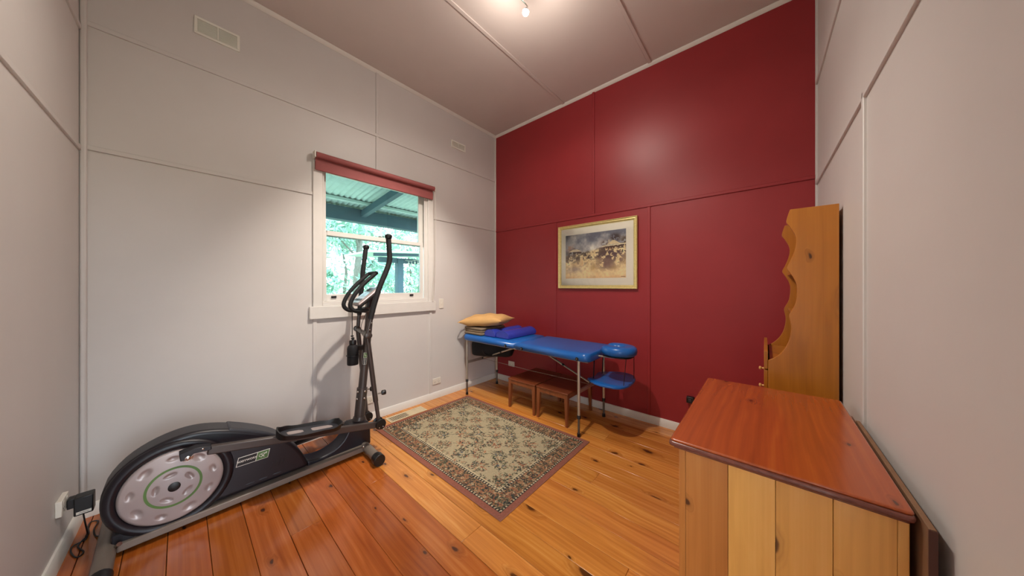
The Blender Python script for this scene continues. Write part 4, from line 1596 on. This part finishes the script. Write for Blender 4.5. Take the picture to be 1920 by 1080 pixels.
dab(np.exp(-(((uu - .14) / .14) ** 2 + ((vv - .42) / .13) ** 2)) * (n3 > .42) * 1.3, (86, 72, 64), .8)
dab(np.exp(-(((uu - .07) / .07) ** 2 + ((vv - .30) / .07) ** 2)) * (n2 > .4), (176, 128, 96), .7)
dab(np.exp(-(((uu - .84) / .07) ** 2 + ((vv - .16) / .07) ** 2)) * (n3 > .36) * 1.6, (66, 52, 50), .85)
dab(np.exp(-(((uu - .68) / .05) ** 2 + ((vv - .26) / .05) ** 2)) * (n3 > .36) * 1.6, (86, 66, 62), .85)
dab(np.exp(-(((uu - .98) / .05) ** 2 + ((vv - .24) / .08) ** 2)) * (n3 > .36) * 1.6, (82, 66, 52), .85)
dab(((uu > .66) & (vv > .315) & (vv < .385)) * (n3 > .35), (70, 46, 40), .9)
dab(((uu > .70) & (uu < .90) & (vv > .365) & (vv < .40)) * (np.sin(uu * 160) > .2), (190, 160, 120), .8)
dab((vv > .215) & (vv < .30) & (np.abs(uu - .81) < .11 * (vv - .20) / .10), (214, 196, 156), .95)
dab((np.abs(vv - (.325 - .06 * (uu - .65))) < .010) & (uu > .63), (220, 206, 170), .95)
dab((np.abs(uu - .742) < .007) & (vv > .20) & (vv < .29), (206, 188, 150), .9)
dab((vv > .34) & (vv < .39) & (np.abs(uu - .18) < .12 * (vv - .32) / .07), (206, 190, 156), .9)
dab(((uu > .08) & (uu < .29) & (vv > .40) & (vv < .44)) * (n3 > .4), (62, 48, 42), .85)
dab(((np.abs(uu - .31) < .008) | (np.abs(uu - .285) < .007)) & (vv > .55) & (vv < .72), (206, 168, 118), .7)
dab(np.clip((vv - .78) / .16, 0, 1), (224, 196, 148), .85)
dab(np.exp(-(((uu - .16) / .16) ** 2 + ((vv - .80) / .07) ** 2)) * n2 * 1.6, (150, 130, 132), .6)
dab(np.clip((vv - .93) / .07, 0, 1) * n1, (196, 150, 106), .6)
dab((vv > .965) & (vv < .975) & (uu > .92) & (uu < .98), (90, 70, 60), .8)
A = A * (1 + (n3 - .5)[..., None] * .18)
grid_mesh('landscape_print', NA, NB, lambda u, v: np.stack([AX0 - .004 + u * (AX1 - AX0 + .008), 0 * u + ym - .0004, AZ1 + .004 - v * (AZ1 - AZ0 + .008)], -1), s2l(np.clip(A * 1.14 + 6, 0, 255)), M['art'], pic)

# ================================================================== PINE CHEST
ch = thing('pine_chest', (.0, 1.6, 0), 'low pine chest with red stained top in the right foreground', 'chest of drawers')
CX0, CX1, CY0, CY1, CZ = -.258, .272, 1.140, 2.050, .860
tp = rounded(CX0, CX1, CY0, CY1, .012, 3)
MB().prism(rounded(CX0 + .004, CX1 - .002, CY0 + .004, CY1 - .004, .012, 3), 'z', CZ - .010, CZ).build('top', M['dtop'], ch, bevel=.006, seg=3)
MB().prism(tp, 'z', CZ - .026, CZ - .0085).build('edge_moulding', M['dedge'], ch, bevel=.007, seg=3)
MB().box(CX0 + .014, CX1 - .008, CY0 + .013, CY1 - .012, CZ - .034, CZ - .026).build('top_moulding', M['dedge'], ch, bevel=.003)
SX0, SX1, SY0, SY1 = CX0 + .028, CX1 - .006, CY0 + .028, CY1 - .026
SZ = CZ - .034
# near side: stiles and boards
MB().box(SX0, SX0 + .020, SY0 - .001, SY0 + .02, .0, SZ).build('stile', M['dside2'], ch, bevel=.0015, seg=1)
MB().box(SX1 - .018, SX1, SY0 - .001, SY0 + .02, .0, SZ).build('stile', M['dside'], ch, bevel=.0015, seg=1)
xs = [SX0 + .020, -.090, .024, .140, SX1 - .018]
for i, (a, b) in enumerate(zip(xs, xs[1:])):
    MB().box(a + .0005, b - .0005, SY0, SY0 + .018, .0, SZ).build('side_board', M['dside2'] if i == 0 else M['dside'], ch, bevel=.001, seg=1)
for i, (a, b) in enumerate(zip(xs, xs[1:])):
    MB().box(a + .0005, b - .0005, SY1 - .018, SY1, .0, SZ).build('side_board', M['dside'], ch, bevel=.001, seg=1)
MB().box(SX1 - .012, SX1 - .004, SY0 + .02, SY1 - .018, .02, SZ).build('back_panel', M['dside'], ch)
MB().box(SX0 + .002, SX0 + .02, SY0 + .02, SY1 - .018, .0, .07).build('plinth', M['dside2'], ch, bevel=.002)
MB().box(SX0 + .03, SX1 - .02, SY0 + .02, SY1 - .018, .07, .085).build('bottom', M['dside2'], ch)
dh = (SZ - .08) / 4
for i in range(4):
    z0_ = .075 + i * dh
    dr = MB().box(SX0 - .004, SX0 + .016, SY0 + .022, SY1 - .02, z0_ + .003, z0_ + dh - .003).build('drawer', M['dside'], ch, bevel=.003)
    for y in (SY0 + .2, SY1 - .2):
        MB().lathe([(.008, 0), (.009, .012), (.018, .02), (.017, .032), (.006, .036)], (SX0 - .003, y, z0_ + dh / 2), (-1, 0, 0), 14).build('knob', M['pineknob'], dr)

# board standing behind the chest
bo = thing('brown_board', (.29, 1.45, 0), 'thin brown board standing between the pine chest and right wall', 'board')
MB().box(.279, .2905, 1.112, 1.81, .0, .852).build('board', M['brownb'], bo, bevel=.001, seg=1)
MB().box(.2785, .291, 1.109, 1.113, .0, .850).build('edge_band', M['dkbrown'], bo, smooth=None)

# ================================================================== HUTCH with scalloped sides
hu = thing('pine_hutch', (.14, 2.38, 0), 'tall amber pine shelf unit with scalloped sides and small drawers behind the chest', 'shelf unit')
HK = 1.064
HY0, HY1, HX1 = 2.235, 2.825, .2895
pts = spline([V(*p, 0) for p in [(.100, 1.800), (.090, 1.765), (.086, 1.735), (.098, 1.712), (.116, 1.672), (.124, 1.635), (.118, 1.586), (.102, 1.535), (.088, 1.497), (.100, 1.468), (.118, 1.430), (.126, 1.392), (.125, 1.345), (.118, 1.300), (.100, 1.258), (.097, 1.235), (.103, 1.20), (.104, 1.165), (.096, 1.112), (.080, 1.068), (.058, 1.033), (.036, 1.010), (.014, .996)]], 3)
pf = [(p.x * HK, 1.4 + (p.y - 1.4) * HK) for p in pts]
pf += [(pf[-1][0], 0), (HX1, 0), (HX1, pf[0][1])]
for ya, yb in ((HY0, HY0 + .020), (HY1 - .020, HY1)):
    MB().prism(pf, 'y', ya, yb).build('side_panel', M['hutch'], hu, bevel=.0015, seg=1)
MB().box(HX1 - .010, HX1 - .002, HY0 + .02, HY1 - .02, .05, 1.82).build('back_panel', M['hutch'], hu)
for z, xf_ in ((1.48, .120), (1.235, .123), (.965, .02)):
    MB().box(xf_, HX1 - .010, HY0 + .02, HY1 - .02, z - .009, z + .009).build('shelf', M['hutch'], hu, bevel=.002)
for z in (.80, .687, .05):
    MB().box(.018, HX1 - .010, HY0 + .02, HY1 - .02, z - .008, z + .008).build('shelf', M['hutch'], hu, bevel=.002)
MB().box(-.004, .0138, HY0 + .002, HY1 - .002, .918, 1.022).build('top_rail', M['hutch'], hu, bevel=.002)
for z0_, z1_ in ((.802, .912), (.690, .798)):
    dr = MB().box(-.004, .0135, HY0 + .006, HY1 - .006, z0_, z1_).build('drawer', M['hutch'], hu, bevel=.002)
    MB().lathe([(.006, 0), (.0065, .006), (.0045, .010), (.010, .013), (.0125, .018), (.010, .024), (.003, .026)], (-.004, (HY0 + HY1) / 2, (z0_ + z1_) / 2), (-1, 0, 0), 14).build('knob', M['pineknob'], dr)
for ya, yb in ((HY0 + .006, (HY0 + HY1) / 2 - .002), ((HY0 + HY1) / 2 + .002, HY1 - .006)):
    MB().box(-.004, .0135, ya, yb, .06, .684).build('door', M['hutch'], hu, bevel=.002)

# small hook on the ceiling
hk = thing('ceiling_hook', (-2.5, .72, ZC), 'tiny dark hook in the ceiling near the window wall', 'hook')
MB().tube(spline([(-2.50, .72, ZC - .006), (-2.50, .72, ZC - .025), (-2.495, .735, ZC - .038), (-2.50, .75, ZC - .03)], 4), .002, 6).build('hook_wire', M['alud'], hk)

# ================================================================== OUTSIDE
gd = tag(MB().box(-60, 40, -40, 50, -.5, -.4).build('ground', M['ground'], smooth=None), 'pale sunlit grass beyond the window', 'ground', kind='structure')
tag(MB().box(.6, 3, -6, 10, -.4, -.1).build('porch_deck', M['conc'], bevel=.01), 'pale porch floor beyond the added doorway', 'deck', kind='structure')
tag(MB().box(-5.4, XW - .17, -6, 10, -.4, -.1).build('verandah_deck', M['conc'], bevel=.01), 'pale verandah floor outside the window', 'deck', kind='structure')
vr = thing('verandah_roof', (-4.2, 2.0, 2.5), 'pale corrugated verandah roof on slate blue timber beams outside the window', 'roof')
slope = -.115
rz = lambda x: 2.735 + (-4.0 - x) * slope * 1.0
vs, fs = [], []
pitch_ = .076
ys = np.arange(-2.5, 8.0, pitch_ / 6)
for k, y in enumerate(ys):
    h = .010 * math.sin(2 * math.pi * y / pitch_)
    for x in (XW - .165, -5.6):
        vs.append((x, y, rz(x) + h))
for k in range(len(ys) - 1):
    fs.append((2 * k, 2 * k + 1, 2 * k + 3, 2 * k + 2))
me = MB().add(vs, fs).mesh('corrugated_sheet', 60)
o = link('corrugated_sheet', me, M['roofm'], vr)
sm = o.modifiers.new('thick', 'SOLIDIFY')
sm.thickness = .002
for x, w, h in ((-3.75, .07, .038), (-4.55, .07, .038)):
    MB().box(x - w / 2, x + w / 2, -2.5, 8, rz(x) - .012 - h, rz(x) - .012).build('purlin', M['roofm'], vr, bevel=.003)
for y in (-.4, .75, 1.91, 3.07, 4.2):
    MB().bar((XW - .17, y, rz(XW - .17) - .06 - .055), (-4.85, y, rz(-4.85) - .06 - .045), .075, .10, (0, 1, 0)).build('rafter', M['beam'], vr, bevel=.003)
MB().box(-4.95, -4.80, -2.5, 8, 2.402, 2.605).build('beam', M['beam'], vr, bevel=.005)
for y in (-1.2, 5.2):
    MB().box(-4.93, -4.82, y - .055, y + .055, -.1, 2.402).build('post', M['beam'], vr, bevel=.005)

sd = thing('garden_shelter', (-8.1, 4.5, -.4), 'pale roofed garden shelter on a slate blue post beyond the verandah', 'shelter')
MB().box(-8.1, -7.92, 4.10, 4.28, -.4, 2.20).build('post', M['beam'], sd, bevel=.006)
MB().box(-8.1, -7.92, 7.1, 7.28, -.4, 2.20).build('post', M['beam'], sd, bevel=.006)
MB().box(-8.08, -7.94, 3.6, 7.5, 2.06, 2.20).build('beam', M['beam'], sd, bevel=.006)
MB().bar((-7.98, 3.0, 2.24), (-7.98, 7.6, 2.52), 1.6, .05, (1, 0, 0)).build('shelter_roof', M['roofm'], sd, bevel=.004)
MB().bar((-7.4, 3.2, 2.20), (-7.4, 7.6, 2.47), .09, .09, (1, 0, 0)).build('rafter', M['beam'], sd, bevel=.004)
sb = thing('festoon_lights', (-7.85, 4.6, 2.1), 'string of small white globe lights hanging under the garden shelter', 'string light')
fp_ = [V(-7.86, 4.30 + .1 * i, 2.145 - .02 * math.sin(i * 1.3)) for i in range(9)]
MB().tube(spline(fp_, 3), .006, 5).build('wire', M['white'], sb)
for i, p in enumerate(fp_[1:-1]):
    gq = p + V(0, 0, -.05 - .02 * (i % 2))
    MB().tube([p, gq], .006, 5).build('bulb_stem', M['white'], sb)
    MB().ellipsoid(gq - V(0, 0, .025), .026, .026, .032, 10, 6).build('globe', M['white'], sb)


def leaves(name, centers, n, size, mat, parent, seed):
    r_ = np.random.RandomState(seed)
    cs = np.asarray(centers, float)
    wgt = cs[:, 3] ** 2
    ci = r_.choice(len(cs), n, p=wgt / wgt.sum())
    d_ = r_.randn(n, 3)
    d_ /= np.linalg.norm(d_, axis=1)[:, None]
    rad = cs[ci, 3] * (.25 + .75 * r_.rand(n) ** .5)
    c = cs[ci, :3] + d_ * rad[:, None] * np.array([1, 1, .8])
    a = r_.randn(n, 3)
    a /= np.linalg.norm(a, axis=1)[:, None]
    b = np.cross(a, r_.randn(n, 3))
    b /= np.linalg.norm(b, axis=1)[:, None]
    L_ = size * (.6 + .8 * r_.rand(n))[:, None]
    v4 = np.stack([c - a * L_, c + b * L_ * .3, c + a * L_, c - b * L_ * .3], 1).reshape(-1, 3)
    me_ = bpy.data.meshes.new(name)
    me_.vertices.add(4 * n)
    me_.vertices.foreach_set('co', v4.astype(np.float32).ravel())
    me_.loops.add(4 * n)
    me_.loops.foreach_set('vertex_index', np.arange(4 * n).astype(np.int32))
    me_.polygons.add(n)
    me_.polygons.foreach_set('loop_start', (np.arange(n) * 4).astype(np.int32))
    me_.update(calc_edges=True)
    o_ = link(name, me_, mat, parent)
    o_['kind'] = 'stuff'
    return o_


def tree(loc, h, spread, n, size, mat, label, seed, low=.5):
    r_ = random.Random(seed)
    t = thing('garden_tree', loc, label, 'tree', 'trees outside the window')
    x, y, z = loc
    tr_ = MB().tube(spline([(x, y, z), (x + .1, y - .1, z + h * .3), (x - .05, y + .1, z + h * .6), (x, y, z + h * .9)], 4), [.16 - .009 * i for i in range(13)], 9)
    tr_.build('trunk', M['bark'], t)
    cs = []
    for i in range(16):
        a, rr = r_.uniform(0, 6.28), spread * math.sqrt(r_.random())
        cs.append((x + rr * math.cos(a), y + rr * math.sin(a), z + r_.uniform(low, h), r_.uniform(.5, 1.0) * spread * .45))
    bm_ = MB()
    for c in cs[:7]:
        bm_.tube([(x, y, max(z + .6, c[2] - .9)), (c[0], c[1], c[2])], [.05, .012], 6)
    bm_.build('branches', M['bark'], t)
    leaves('foliage', cs, n, size, mat, t, seed)


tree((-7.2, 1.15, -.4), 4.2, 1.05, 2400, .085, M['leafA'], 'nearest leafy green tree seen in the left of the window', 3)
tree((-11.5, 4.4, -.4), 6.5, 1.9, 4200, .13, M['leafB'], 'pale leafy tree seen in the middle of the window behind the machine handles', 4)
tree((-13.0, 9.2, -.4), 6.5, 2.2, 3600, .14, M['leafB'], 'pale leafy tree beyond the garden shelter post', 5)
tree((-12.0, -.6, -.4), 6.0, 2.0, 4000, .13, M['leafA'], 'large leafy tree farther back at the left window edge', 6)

hg = thing('garden_hedge', (-18, 4, -.4), 'tall pale hillside hedge filling the view beyond the garden trees', 'hedge')
r_ = random.Random(11)
cs = [(-18 + r_.uniform(-.8, .8), r_.uniform(-5, 15), r_.uniform(-.2, 5.2), r_.uniform(.8, 1.4)) for _ in range(90)]
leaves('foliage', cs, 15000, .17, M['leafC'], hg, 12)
sbm = MB()
for i in range(10):
    y = -4 + 2 * i
    sbm.tube([(-18, y, -.4), (-17.9, y + .2, 2.2), (-18.1, y - .1, 4.5)], [.10, .07, .02], 6)
sbm.build('stems', M['bark'], hg)
